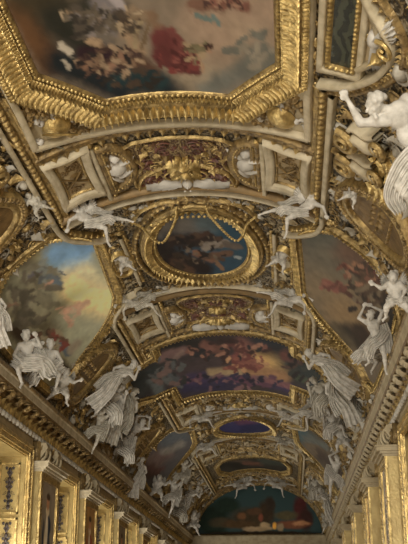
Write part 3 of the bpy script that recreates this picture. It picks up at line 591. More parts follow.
for yc, where in ((19.4, 'in the cross band below the octagon'), (30.6, 'in the cross band before the barrel painting'), (44.6, 'in the cross band after the barrel painting')):
    for sg in (-1, 1): half_medallion(sg, yc, '%s half-round medallion holding a white child, %s' % ('left' if sg < 0 else 'right', where))
def arabesque(yc, ry, label, boss, seed):
    poly = smooth_path(PS((-11.5, yc - ry), (11.5, yc - ry), (13.5, yc - ry * .5), (10.5, yc), (13.5, yc + ry * .5), (11.5, yc + ry), (-11.5, yc + ry), (-13.5, yc + ry * .5), (-10.5, yc), (-13.5, yc - ry * .5)), 3, True)
    root = vault_thing('arabesque_panel', label, 'relief panel', poly)
    mb = MB(); flat(mb, poly, .02); bg = mb.build('painted_ground', GROUND_RED)
    mb = MB(); sweep(mb, poly, prof(.045, .07), True, .1, .02); ed = mb.build('edge_moulding', GOLD)
    mb = MB(); mb2 = MB(); r = random.Random(seed)
    for k in range(34):
        a = r.uniform(.12, .92); b = yc + r.uniform(-.8, .8) * ry; an = r.uniform(0, 6.28); z = r.uniform(.1, .2)
        for q in (-1, 1):
            u = U_SCR if k % 3 else U_LEAF; stamp(mb if k % 2 else mb2, u, q * a, b, q * math.cos(an), math.sin(an), z * (1 if u is U_SCR else 1.7), .02, q)
    sw = mb.build('gilt_scrolls', GOLD); sw2 = mb2.build('dark_red_scrolls', DARKRED)
    mb = MB(); stamp(mb, U_SUN, 0, yc + .1, 1, 0, boss * 1.5, .05); stamp(mb, dome(12, 4, .5, .7, .5), 0, yc + .1, 1, 0, boss * .6, .08); bs = mb.build('sunflower_boss', GOLD_BRIGHT)
    adopt(root, bg, ed, sw, sw2, bs)
arabesque(19.6, 1.1, 'red-brown arabesque panel with gilt sunflower boss below the octagon', .55, 3)
arabesque(30.3, 1.3, 'red-brown arabesque panel with gilt crown boss before the barrel painting', .4, 5)
def wing_unit(L=1.0, n=6):
    us = []
    for k in range(n):
        t = k / (n - 1); us.append(xf(leaf(6, 3, L * (1 - .5 * t), .075, -.04, 1, .04), t * .05, 0, .03 - .004 * k, rot=-1.5 + .75 * t))
    us.append(xf(dome(8, 2, .34, .1, .06), .22, .05, .02, rot=.15)); return join(*us)
U_WING = wing_unit()
def winged_cartouche(s0, yc, k, label, mface=STUCCO):
    root = empty('winged_cartouche', W(s0, yc, 0), label, 'cartouche', 'winged cartouches along the crown')
    mb = MB(); stamp(mb, U_WING, s0 + .14 * k, yc, 1, 0, k, .05); stamp(mb, (U_WING[0] * np.array([-1, 1, 1]), U_WING[1][:, ::-1], U_WING[2]), s0 - .14 * k, yc, 1, 0, k, .05); wg = mb.build('wings', mface)
    mb = MB(); stamp(mb, dome(12, 5, .15, .2, .2), s0, yc, 1, 0, k, .06); stamp(mb, dome(6, 3, .03, .05, .07), s0, yc - .02, 1, 0, k, .22)
    for q in (-1, 1): stamp(mb, dome(6, 2, .03, .03, .03), s0 + q * .07 * k, yc + .05, 1, 0, k, .10 + .2 * k)
    hd = mb.build('head', mface)
    mb = MB(); stamp(mb, U_SCR, s0 + .3 * k, yc - .35 * k, 1, 0, .26 * k, .06); stamp(mb, U_SCR, s0 - .3 * k, yc - .35 * k, -1, 0, .26 * k, .06, -1); stamp(mb, U_SUN, s0, yc - .5 * k, 1, 0, .8 * k, .06); b = mb.build('gilt_scroll_base', GOLD_BRIGHT)
    adopt(root, wg, hd, b)
winged_cartouche(0.02, 20.55, .95, 'white winged head in an arch at the crown, just above the first oval')
winged_cartouche(0.0, 32.0, .95, 'white winged shell cartouche at the crown, edging the barrel painting')
winged_cartouche(0.0, 45.4, .8, 'small winged cartouche at the crown, before the small blue oval')
for yc, dr in ((20.3, 1), (31.8, -1)):
    trim(smooth_path([(-1.15, yc + .55), (-.95, yc - .15), (-.4, yc - .5), (0, yc - .56), (.4, yc - .5), (.95, yc - .15), (1.15, yc + .55)], 5), .05, .10, 'torus', GOLD, B_(.12, .08, GOLD, 0, .07))
# garland of beads hung across the first oval's top
root = empty('bead_garland', W(0, 22.6, 0), 'gilt bead garland looped in two swags over the first oval', 'garland')
mb = MB()
for q in (-1, 1):
    p = smooth_path([(q * .35, 21.5), (q * .5, 22.4), (q * .95, 23.6), (q * 1.2, 23.2), (q * 1.35, 22.4), (q * 1.6, 21.8)], 6); stamp(mb, U_BEAD, *ticks(p, .12, False), .10, .26)
p = [(S(a), 22.15 + .25 * (a / 14) ** 2) for a in np.linspace(-14, 14, 20)]; stamp(mb, U_BEAD, *ticks(p, .14, False), .10, .26)
adopt(root, mb.build('bead_string', GOLD_BRIGHT))
# oval bronze medallions above the cornice
wh = ['beside the near bay', 'between the first side painting and the barrel painting', 'at the far end of the barrel painting', 'beyond the far side painting', 'nearest the end wall']
for j, (a, yc) in enumerate(OVALS):
    for sg in (-1, 1):
        poly = [(S(sg * a) + .92 * math.cos(t), yc + .80 * math.sin(t) - .28 * math.cos(t) * sg) for t in np.linspace(0, 2 * math.pi, 40, endpoint=False)]
        root = vault_thing('oval_medallion', '%s bronze oval medallion %s' % ('left' if sg < 0 else 'right', wh[j]), 'medallion', poly, 'oval bronze medallions above the cornice')
        mb = MB(); flat(mb, poly, .12, (.06, .06), .03); bg = mb.build('bronze_relief', BRONZE)
        mb = MB(); sweep(mb, poly, [(-.03, .1), (0, .18), (.07, .22), (.13, .16), (.16, .2), (.24, .24), (.32, .18), (.34, -.02)], True, .1); fr = mb.build('gilt_border', GOLD)
        mb = MB(); stamp(mb, U_EGG, *ticks(poly, .14, True, .24), .16, .2); lf = mb.build('egg_course', GOLD_DULL)
        mb = MB(); r = random.Random(j * 2 + sg)
        for k in range(4):    # standing figures in low relief
            q = -.42 + .28 * k; cs = S(sg * a)
            for (da, db, rx, ry) in ((0, 0, .08, .13), (.17, .02, .05, .05), (-.18, .04, .035, .14), (-.18, -.05, .035, .14), (.06, .1, .03, .13)):
                stamp(mb, dome(8, 2, rx * 1.5, ry * .7, .06), cs - sg * da * 1.5, yc + q + db + r.uniform(-.02, .02), 1, 0, 1, .12)
        fg = mb.build('relief_figures', GOLD_DULL); adopt(root, bg, fr, lf, fg)
# corner spandrels of the octagon: cream ground, gilt shield, dark fruit clusters
for sg in (-1, 1):
    poly = PS((sg * 18.2, 17.45), (sg * 32.2, 15.75), (sg * 32.8, 17.1), (sg * 25, 17.45)); root = vault_thing('corner_spandrel', '%s corner spandrel with gilt shield and dark clusters beside the octagon' % ('left' if sg < 0 else 'right'), 'relief panel', poly)
    poly = PS((sg * 14, 17.6), (sg * 32.6, 15.4), (sg * 33.2, 17.3), (sg * 25, 17.55)); mb = MB(); flat(mb, poly, .02, (.06, .06)); bg = mb.build('pale_ground', CREAM_DIM)
    mb = MB(); c, yy = S(sg * 27.0), 16.95; stamp(mb, dome(14, 4, .34, .38, .2), c, yy, 1, .0, .9, .04)
    if sg < 0: stamp(mb, tubeunit([(-.4, 0, .2), (.4, 0, .2)], .03, 5), c, yy, .8, .6, 1, .05)
    sh = mb.build('gilt_shield', GOLD_BRIGHT)
    mb = MB(); r = random.Random(4)
    for (da, dy) in ((22.5, 17.3), (30.5, 16.3)):
        for k in range(24): stamp(mb, r.choice((U_BEAD, U_LEAFS, U_LEAF)), S(sg * da) + r.uniform(-.22, .22), dy + r.uniform(-.3, .22), math.cos(k), math.sin(k), .17, .03)
    cl = mb.build('fruit_clusters', GOLD_DULL); mb = MB()
    for k in range(12): stamp(mb, r.choice((U_LEAF, U_BEAD)), S(sg * 27) + r.uniform(-.5, .5), 16.9 + r.uniform(-.4, .4), math.cos(k * 2), math.sin(k * 2), .16, .03)
    rb = mb.build('pale_ribbons', STUCCO); adopt(root, bg, sh, cl, rb)
    trim(smooth_path(PS((sg * 33.6, 5), (sg * 33.6, 11), (sg * 33.8, 16.0)), 3) + PS((sg * 34.3, 17.35)), .075, .14, 'flat', CREAM, B_(.12, .06, BROWN, .09, .03))
    trim(PS((sg * 32.0, 5), (sg * 32.0, 15.2)), .04, .10, 'torus', GOLD_DULL)
trim([(S(a), 17.35 + .42 * (1 - (a / 34.5) ** 2)) for a in np.linspace(-34.4, 34.4, 30)], .075, .14, 'flat', CREAM, B_(.13, .06, BROWN, .09, .03))
# ------------------------------------------------------------------ upper right: marble panel, winged lunette, scroll consoles
GP = PS((38.3, 8.5), (43.6, 8.5), (44.0, 14.25), (38.3, 14.45))
root = vault_thing('marble_panel', 'dark green veined marble panel in beaded gilt frame, upper right', 'marble panel', GP)
mb = MB(); flat(mb, GP, .04, (.05, .1), .03); a_ = mb.build('green_marble', GREENSTONE)
mb = MB(); sweep(mb, GP, [(-.03, .03), (0, .09), (.05, .1), (.07, .03)], True, .2); b_ = mb.build('gilt_fillet', GOLD)
mb = MB(); stamp(mb, U_BEAD, *ticks(GP, .12, True, .02), .09, .08); c_ = mb.build('bead_row', GOLD_BRIGHT)
mb = MB(); sweep(mb, offset(GP, .15), prof(.06, .11, 'flat'), True, .2); d_ = mb.build('cream_border', CREAM); adopt(root, a_, b_, c_, d_)
def pp(*pts): return [sy(x, y) for x, y in pts]
trim(smooth_path(pp((366, -20), (376, 5), (388, 24), (396, 44), (393, 60), (378, 74), (350, 82), (322, 80)), 5), .06, .18, 'flat', CREAM)
trim(smooth_path(pp((366, -20), (374, 5), (381, 24), (385, 44), (379, 57), (370, 62), (361, 66)), 5), .055, .14, 'flat', CREAM_DIM)
trim(smooth_path(pp((375, -25), (384, 0), (398, 22), (407, 46), (404, 66), (388, 82), (352, 92), (330, 90)), 5), .07, .10, 'torus', GOLD_DULL, Lf(.16, .14, GOLD, 0, .06))
for sg in (-1, 1): field(sector(sg, 34.4, 37, 8, 17.4), (.2, .26), .2, [GOLD, GOLD_DULL], 61, SMALL)
field(sector(1, 55, 78, 10, 15.6), (.4, .46), .4, [GOLD, GOLD_DULL, STUCCO_DIM], 71)
# tan lunette with white wings and a gilt globe
LU = pp((364, -8), (370, 2), (378, 18), (383, 40), (377, 55), (366, 60), (361, 62)); LU = LU + pp((360, 40))[:0]
root = vault_thing('winged_lunette', 'tan lunette with a white winged trophy and gilt knot beside the green marble panel', 'relief panel', LU)
mb = MB(); flat(mb, smooth_path(LU, 3, True), .03, (.05, .07), .05); a_ = mb.build('tan_ground', TAN)
mb = MB(); (s1, y1), (s2, y2), (s3, y3) = sy(379, 36), sy(372, 14), sy(366, 52)
stamp(mb, U_WING, s1, y1 - .05, .25, -.97, .85, .05); stamp(mb, (U_WING[0] * np.array([-1, 1, 1]), U_WING[1][:, ::-1], U_WING[2]), s1, y1 + .1, .1, -.99, .8, .05); stamp(mb, dome(10, 4, .15, .22, .16), s1, y1, 1, 0, 1, .05); b_ = mb.build('white_wings', STUCCO)
mb = MB(); s4, y4 = sy(395, 42)
stamp(mb, spiral(1.2, .5, .1, .1), s4, y4, .6, -.8, .42, .2); stamp(mb, U_SUN, s1 - .02, y1, 1, 0, .26, .12); stamp(mb, U_LEAF, s4, y4 + .2, .8, .6, .35, .2); c_ = mb.build('gilt_knot', GOLD_BRIGHT); adopt(root, a_, b_, c_)
# scrolled console brackets carried on the rib, near right, and mirrored on the left
def console(px0, py0, px1, py1, label, sg=1):
    a0 = np.array(sy(px0, py0)); a1 = np.array(sy(px1, py1)); 
    if sg < 0: a0[0] *= -1; a1[0] *= -1
    d = a1 - a0; L = np.linalg.norm(d); d /= L; nrm = np.array([-d[1], d[0]]); root = empty('scroll_console', W(a0[0], a0[1], 0), label, 'console', 'scrolled consoles beside the giants')
    mb = MB(); 
    for o, w_, h in ((0, .10, .34), (-.22, .05, .26), (.2, .06, .22)):
        p = smooth_path([tuple(a0 + nrm * (o + .05)), tuple(a0 + d * L * .3 + nrm * (o - .08)), tuple(a0 + d * L * .6 + nrm * (o + .06)), tuple(a1 + nrm * o)], 6); sweep(mb, p, prof(w_, h, 'flat'), False, .1)
    k1 = mb.build('cream_bands', CREAM); mb = MB()
    stamp(mb, spiral(1.8, .30, .05, .09), a0[0] - d[0] * .1, a0[1] - d[1] * .1, d[0], d[1], 1, .2, sg); stamp(mb, spiral(1.4, .2, .05, .07), a1[0], a1[1], d[0], d[1], 1, .2, -sg)
    p = smooth_path([tuple(a0 + nrm * .35), tuple(a0 + d * L * .5 + nrm * .25), tuple(a1 + nrm * .33)], 6); sweep(mb, p, prof(.05, .24), False, .1); k2 = mb.build('gilt_volute', GOLD); mb = MB()
    for t in (.2, .45, .7): q = a0 + d * L * t + nrm * .48; stamp(mb, U_LEAF, q[0], q[1], d[0], d[1], .45, .08)
    k3 = mb.build('gilt_leaf', GOLD_BRIGHT); adopt(root, k1, k2, k3)
console(358, 131, 388, 140, 'upper cream and gilt scroll console under the bearded giant on the right'); console(357, 156, 385, 168, 'lower cream and gilt scroll console above the right oval medallion')
console(358, 131, 388, 140, 'upper scroll console beside the left beaded rib', -1); console(357, 156, 385, 168, 'lower scroll console beside the left beaded rib', -1)
BL = pp((390, 158), (397, 155), (407, 176), (412, 190), (400, 176)); root = vault_thing('blue_panel', 'small blue green enamelled panel at the right edge by the giant', 'panel', BL)
mb = MB(); flat(mb, smooth_path(BL, 2, True), .05, (.05, .05), .03); a_ = mb.build('blue_ground', BLUE); mb = MB(); sweep(mb, BL, [(-.02, .04), (0, .14), (.1, .16), (.14, -.02)], True, .1); b_ = mb.build('gilt_border', GOLD); adopt(root, a_, b_)
# curved cream and gilt rims round the ends of the first oval's compartment
for sg in (-1, 1):
    trim(smooth_path(PS((sg * 1.5, 21.75), (sg * 8, 21.65), (sg * 15, 21.9), (sg * 19, 22.5)), 5), .05, .12, 'torus', GOLD)
    for (a0, a1) in ((24.0, .0), (31.0, .0)): trim([(S(sg * a0), yy) for yy in np.linspace(23.0, 26.6, 8)], .05, .14, 'flat', CREAM if a0 < 25 else GOLD, B_(.2, .14, GOLD, .1 * sg, .04))
    root = empty('oval_cartouche', W(S(sg * 26.8), 24.7, 0), '%s gilt ring cartouche between the first oval and the side painting' % ('left' if sg < 0 else 'right'), 'cartouche', 'ring cartouches')
    e = ellipse(S(sg * 27), 24.75, .26, .75, 30); mb = MB(); flat(mb, e, .04, (.04, .06)); a_ = mb.build('pale_ground', CREAM_DIM); mb = MB(); sweep(mb, e, [(-.03, .03), (0, .14), (.06, .16), (.09, -.02)], True, .08); b_ = mb.build('gilt_ring', GOLD_BRIGHT); adopt(root, a_, b_)
# ------------------------------------------------------------------ walls: portraits, pilasters, embrasures
def framed_portrait(sd, yc, label, robe, bgc, seed, hw=1.05):
    X = WX; root = empty('portrait_pilaster', (sd * X, yc, 0), label, 'pilaster', 'portrait pilasters along the walls')
    D = .30 if sd < 0 else .42; f = lambda d: sd * (X - d)
    def bx(mb, d0, d1, ya, yb, z0, z1): mb.box((min(f(d0), f(d1)), ya, z0), (max(f(d0), f(d1)), yb, z1))
    kids = []
    mb = MB(); bx(mb, -.02, D - .06, yc - hw, yc + hw, .0, 5.62); kids.append(mb.build('shaft', PANEL_GOLD, smooth=False))
    mb = MB()
    for (a, b, c, d_) in ((yc - hw, yc - hw + .2, .0, 5.62), (yc + hw - .2, yc + hw, .0, 5.62), (yc - hw + .2, yc + hw - .2, 5.42, 5.62), (yc - hw + .2, yc + hw - .2, 1.2, 1.5)): bx(mb, D - .07, D, a, b, c, d_)
    for (a, b) in ((yc - hw + .2, yc - hw + .26), (yc + hw - .26, yc + hw - .2)): bx(mb, D - .07, D - .025, a, b, 1.5, 5.42)
    kids.append(mb.build('gilt_frame', GOLD_BRIGHT, smooth=False))
    mb = MB(); zz = 1.4
    while zz < 5.5:
        for e in (-1, 1):
            v, q, t = U_LEAFS; mb.add(np.stack([sd * (X - D - v[:, 2] * .08), yc + e * (hw - .1) + v[:, 0] * .2, zz + v[:, 1] * .12], 1), q)
        zz += .13
    yy = yc - hw + .1
    while yy < yc + hw:
        v, q, t = U_LEAFS; mb.add(np.stack([sd * (X - D - v[:, 2] * .08), yy + v[:, 0] * .2, 5.46 + v[:, 1] * .13], 1), q); yy += .14
    kids.append(mb.build('leaf_carving', GOLD))
    # woven portrait: a robed standing person
    n, m = 40, 100; ys = np.linspace(yc - hw + .25, yc + hw - .25, n); zs = np.linspace(1.5, 5.42, m); YY_, ZZ_ = np.meshgrid(ys, zs, indexing='ij')
    u = (YY_ - yc) / (hw - .25); v_ = ZZ_; C = np.zeros(YY_.shape + (3,)); C[:] = srgb(bgc)
    C *= (.75 + .6 * fbm(YY_ * 3, ZZ_ * 3, seed))[..., None]
    def dab(cu, cz, ru, rz, col, e=1.0):
        k = np.clip((1.15 - np.hypot((u - cu) / ru, (v_ - cz) / rz)) / .3, 0, 1)[..., None]; C[:] = C * (1 - k) + np.array(srgb(col)) * k * (.8 + .4 * fbm(YY_ * 6, ZZ_ * 6, seed + 2))[..., None] + 0 * e
    dab(.1, 3.0, .5, 1.2, robe); dab(.1, 4.25, .42, .3, robe); dab(-.22, 3.2, .14, .9, (190, 176, 150)); dab(-.05, 4.1, .2, .5, (176, 168, 150)); dab(0, 4.66, .24, .14, (176, 164, 140)); dab(0, 4.88, .2, .2, (150, 112, 84)); dab(.02, 5.05, .25, .10, (60, 46, 34)); dab(.5, 3.6, .16, .12, (150, 116, 84)); dab(-.5, 3.9, .1, .5, robe)
    G = np.stack([np.full(YY_.shape, f(D - .05)), YY_, ZZ_], -1); mb = MB(); mb.grid(G if sd < 0 else G[::-1]); CC = C if sd < 0 else C[::-1]
    CC = CC * 2.1; kids.append(mb.build('woven_portrait', PAINT, col=CC.reshape(-1, 3)))
    # stepped entablature over the frame
    mb = MB()
    for (d, a, z0, z1) in ((D + .05, .03, 5.62, 5.68), (D + .12, .08, 5.68, 5.74), (D + .20, .14, 5.74, 5.84), (D + .24, .18, 5.84, 5.88)): bx(mb, -.02, d, yc - hw - a, yc + hw + a, z0, z1)
    kids.append(mb.build('cornice_cap', CREAM if sd < 0 else CREAM_DIM, smooth=False))
    # paired scroll consoles with leaf between
    for e in (-1, 1):
        mb = MB(); v, q, t = xf(spiral(1.5, .26, .05, .06, 22), 0, 0, 0)
        for off_ in (-.06, .06):
            mb.add(np.stack([sd * (X - D * .7 - v[:, 0] * .6 - off_ * .2), yc + e * hw * .62 + off_ * 3 + v[:, 2], 6.2 + v[:, 1] * .9], 1), q)
        p = np.array([(f(.04), 6.46), (f(.32), 6.44), (f(.38), 6.3), (f(.26), 6.12), (f(.16), 5.98), (f(.2), 5.9), (f(.04), 5.88)])
        G = np.stack([np.stack([p[:, 0], np.full(7, yc + e * hw * .62 + o_), p[:, 1]], 1) for o_ in (-.2, -.1, .1, .2)]); mb.grid(G)
        for o_ in (0, 3): g = G[o_]; mb.add(g, [(0, 1, 2, 3), (0, 3, 4, 6)], [(4, 5, 6)])
        kids.append(mb.build('scroll_console', CREAM_DIM))
    mb = MB(); r = random.Random(seed)
    for k in range(26):
        U = r.choice((U_LEAF, U_ROS, U_EGG)); v = U[0] * .24; an = r.uniform(0, 6.28); a_ = v[:, 0] * math.cos(an) - v[:, 1] * math.sin(an); b_ = v[:, 0] * math.sin(an) + v[:, 1] * math.cos(an)
        mb.add(np.stack([f(.18) - sd * v[:, 2], yc + r.uniform(-.9, .9) * hw + a_, 6.18 + r.uniform(-.2, .16) + b_], 1), U[1])
    mb.box((min(f(-.02), f(.18)), yc - hw, 5.88), (max(f(-.02), f(.18)), yc + hw, 6.46)); kids.append(mb.build('leaf_capital', GOLD_DULL))
    adopt(root, *kids)
LAB = ['nearest', 'second', 'third', 'fourth', 'fifth', 'sixth', 'seventh', 'eighth', 'ninth', 'tenth', 'eleventh']
robes = [(22, 34, 52), (120, 56, 40), (24, 40, 60), (92, 40, 34), (40, 40, 48), (86, 64, 40), (30, 44, 56), (90, 44, 40)]
bgs = [(112, 104, 92), (132, 104, 66), (104, 96, 84), (120, 96, 64), (96, 88, 72), (112, 92, 64), (96, 88, 72), (112, 92, 64)]
for sd, PP in ((-1, PL), (1, PR)):
    vis = [p for p in PP if p > (26 if sd < 0 else 20)]
    for i, p in enumerate(vis):
        framed_portrait(sd, p, 'gilt portrait pilaster with woven standing figure in %s robe, %s along the %s wall' % ('dark blue' if i % 2 == 0 else 'red-brown', LAB[i], 'left' if sd < 0 else 'right'), robes[i % 8], bgs[i % 8], i + (20 if sd > 0 else 0), 1.12 if sd < 0 else .8)
def embrasure(sd, ya, yb, i):
    X = WX; f = lambda d: sd * (X - d)
    def bx(mb, d0, d1, a, b, z0, z1): mb.box((min(f(d0), f(d1)), a, z0), (max(f(d0), f(d1)), b, z1))
    # carved architrave round the opening
    root = empty('opening_frame', (sd * X, (ya + yb) / 2, 0), 'gilt carved frame round the %s opening along the %s wall' % (LAB[i], 'left' if sd < 0 else 'right'), 'door frame', 'gilt opening frames'); kids = []
    mb = MB()
    for (d, w0) in ((.05, .34), (.10, .26), (.14, .10)):
        bx(mb, 0, d, ya, ya + w0, 0, OPT - .0); bx(mb, 0, d, yb - w0, yb, 0, OPT); bx(mb, 0, d, ya, yb, OPT - w0 * .8, OPT + .02)
    kids.append(mb.build('architrave', GOLD_BRIGHT, smooth=False))
    mb = MB(); bx(mb, 0, .07, ya, yb, OPT + .02, OPT + .3); kids.append(mb.build('cream_panel', TAN, smooth=False))
    mb = MB(); zz = 1.5
    while zz < OPT - .1:
        for e in (ya + .18, yb - .18): v, q, t = U_LEAFS; mb.add(np.stack([sd * (X - .1 - v[:, 2] * .08), e + v[:, 0] * .2, zz + v[:, 1] * .12], 1), q)
        zz += .13
    yy = ya + .1
    while yy < yb: v, q, t = U_EGG; mb.add(np.stack([sd * (X - .08 - v[:, 2] * .1), yy + v[:, 0] * .2, OPT - .1 + v[:, 1] * .12], 1), q); yy += .18
    kids.append(mb.build('leaf_carving', GOLD)); adopt(root, *kids)
    if sd < 0:
        tag_ = 'trim_%d' % tn[0]; tn[0] += 1; r0 = bpy.data.objects.new(tag_, None); sc.collection.objects.link(r0); r0['kind'] = 'structure'; r0.location = (sd * X, (ya + yb) / 2, 0)
        kk = []; mb = MB(); bx(mb, -.78, 0, yb - .38, yb - .34, 0, OPT); bx(mb, -.78, 0, ya + .34, ya + .38, 0, OPT); bx(mb, -.78, 0, ya, yb, OPT - .3, OPT - .26); kk.append(mb.build('reveal_lining', PANEL_GOLD, smooth=False))
        mb = MB(); mb2 = MB()
        for (z0, z1) in ((1.4, 2.8), (2.9, 4.3), (4.4, 5.75)):
            yq = yb - .42; xa, xb = f(-.68), f(-.12)
            for (a, b, c, d) in ((xa, xb, z1 - .05, z1), (xa, xb, z0, z0 + .05), (xa, xa + .05, z0, z1), (xb - .05, xb, z0, z1)): mb.box((min(a, b), yq - .03, c), (max(a, b), yq + .02, d))
            cx = (xa + xb) / 2; r = random.Random(int(z0 * 10))
            for k in range(9):
                zz = z0 + .18 + (z1 - z0 - .36) * k / 8; wdt = .11 * abs(math.sin(k * 1.3 + .6)) + .04
                for e in (-1, 1):
                    U = U_SCR if k % 3 == 0 else U_LEAFS; v = U[0] * (.05 if k % 3 == 0 else .10); mb2.add(np.stack([cx + e * (wdt * .6 + v[:, 0]), yq - .005 - v[:, 2] * .3, zz + v[:, 1]], 1), U[1])
                v, q, t = dome(8, 2, .05, .07, .02); mb2.add(np.stack([cx + v[:, 0], yq - v[:, 2], zz + v[:, 1]], 1), q)
        kk.append(mb.build('shutter_moulding', GOLD_BRIGHT, smooth=False)); kk.append(mb2.build('shutter_arabesque', DARKPAINT)); adopt(r0, *kk)
        mb = MB(); mb.box((f(-.79), ya + .3, .3), (f(-.76), yb - .3, OPT - .3)); o = mb.build('window_%d' % (i + 1), STUCCO_DIM, smooth=False); o['kind'] = 'structure'
        mb = MB()
        for k in range(5): yy = ya + .4 + (yb - ya - .8) * k / 4; mb.box((f(-.76), yy - .03, .3), (f(-.72), yy + .03, OPT - .3))
        for k in range(7): zz = .4 + (OPT - .8) * k / 6; mb.box((f(-.76), ya + .3, zz - .03), (f(-.73), yb - .3, zz + .03))
        k_ = mb.build('glazing_bars', CREAM, smooth=False); k_.parent = o
    else:
        mb = MB(); bx(mb, -.35, -.3, ya, yb, 0, OPT); o = mb.build('door_%d' % (i + 1), DARKRED, smooth=False); o['kind'] = 'structure'
        mb = MB(); ym = (ya + yb) / 2
        for (z0, z1) in ((.4, 2.2), (2.4, 4.0), (4.2, 5.9)):
            for (a, b) in ((ya + .45, ym - .1), (ym + .1, yb - .45)):
                bx(mb, -.3, -.27, a, a + .06, z0, z1); bx(mb, -.3, -.27, b - .06, b, z0, z1); bx(mb, -.3, -.27, a, b, z0, z0 + .06); bx(mb, -.3, -.27, a, b, z1 - .06, z1)
        k_ = mb.build('panel_moulding', GOLD, smooth=False); k_.parent = o
k_near = 0
for sd, PP in ((-1, PL), (1, PR)):
    i = 0
    for a, b in zip(PP[:-1], PP[1:]):
        if b < (26 if sd < 0 else 20):
            mb = MB(); mb.box((min(sd * 5.72, sd * 5.76), a + HW, 0), (max(sd * 5.72, sd * 5.76), b - HW, OPT)); o = mb.build('window_%d' % (20 + k_near), STUCCO_DIM, smooth=False); o['kind'] = 'structure'; k_near += 1; continue
        embrasure(sd, a + (HW + .2), b - (HW + .2), i); i += 1
# ------------------------------------------------------------------ the far wall
EX = 4.4; RZ = 3.38
lun = [(EX * math.cos(a), 7.62 + (RZ * math.sin(a))) for a in np.linspace(0, math.pi, 40)]
root = empty('end_wall_painting', (0, Y1, 7.6), 'dark arched landscape painting of figures filling the far end wall', 'painting'); kids = []
n, m = 150, 70; xs = np.linspace(-EX, EX, n); ts = np.linspace(0, 1, m); G = np.zeros((n, m, 3))
for i_, xx in enumerate(xs):
    top = RZ * math.sqrt(max(0, 1 - (xx / EX) ** 2))
    G[i_, :, 0] = xx; G[i_, :, 1] = Y1 - .06; G[i_, :, 2] = 7.6 + ts * max(.01, top)
X_, Z_ = G[..., 0] + .25 * (fbm(G[..., 0] * 2, G[..., 2] * 2, 3) - .47), G[..., 2] + .25 * (fbm(G[..., 0] * 2 + 9, G[..., 2] * 2, 5) - .47)
C = np.zeros(X_.shape + (3,)); C[:] = srgb((40, 56, 56))
def dab(cx, cz, rx, rz, col):
    k = np.clip((1.2 - np.hypot((X_ - cx) / rx, (Z_ - cz) / rz)) / .5, 0, 1)[..., None]; C[:] = C * (1 - k) + np.array(srgb(col)) * k * (.75 + .5 * fbm(X_ * 5, Z_ * 5, 4))[..., None]
for d_ in [(-3.2, 8.6, 1.2, 1.2, (22, 32, 24)), (-2.2, 9.6, .9, .6, (26, 38, 30)), (-2.6, 8.4, .9, .35, (54, 48, 34)), (-.5, 8.7, 1.5, .8, (52, 42, 28)), (.5, 9.1, .6, .8, (48, 38, 26)), (.8, 9.7, .35, .5, (44, 36, 28)), (-1.4, 8.3, 1.2, .3, (62, 46, 28)),
           (2.9, 9.3, .5, 1.0, (64, 30, 28)), (3.3, 8.6, .5, .8, (48, 30, 26)), (1.9, 8.9, .8, .3, (70, 64, 44)), (2.3, 8.3, 1.3, .3, (96, 60, 42)), (2.9, 8.35, .6, .16, (140, 100, 70)), (.0, 8.0, 1.1, .16, (132, 112, 84)), (.4, 8.25, .35, .25, (140, 120, 90)),
           (1.1, 8.2, .14, .26, (190, 140, 60)), (1.5, 8.1, .25, .3, (120, 104, 80)), (-.6, 7.9, .5, .14, (126, 108, 84)), (0, 7.7, 4, .12, (42, 34, 24)), (-1.2, 8.9, .3, .25, (90, 62, 40)), (.1, 8.8, .2, .3, (104, 60, 44)), (-.3, 9.2, .5, .25, (70, 50, 34))]: dab(*d_)
mb = MB(); mb.grid(G[::-1]); C = C * 2.0; kids.append(mb.build('canvas', PAINT, col=C[::-1].reshape(-1, 3)))
P = [(x_, z_) for x_, z_ in lun]
mb = MB(); prof_ = [(-.05, 0), (0, .12), (.08, .2), (.2, .22), (.28, .1), (.36, .0)]
G = np.array([[((EX + o) * math.cos(a), Y1 - .05 - h, 7.6 + (RZ + o) * math.sin(a)) for o, h in prof_] for a in np.linspace(0, math.pi, 60)]); mb.grid(G); mb.box((-EX - .3, Y1 - .3, 7.45), (EX + .3, Y1 - .04, 7.62)); kids.append(mb.build('arched_frame', GOLD_DULL)); 
mb = MB(); r = random.Random(3)
for a in np.linspace(.05, math.pi - .05, 46):
    U = r.choice((U_LEAF, U_ROS, U_SCR)); v = U[0] * (.34 if U is not U_SCR else .18); mb.add(np.stack([(EX + .2) * math.cos(a) + v[:, 0], Y1 - .25 - v[:, 2], 7.6 + (RZ + .2) * math.sin(a) + v[:, 1]], 1), U[1])
kids.append(mb.build('frame_carving', GOLD)); adopt(root, *kids)
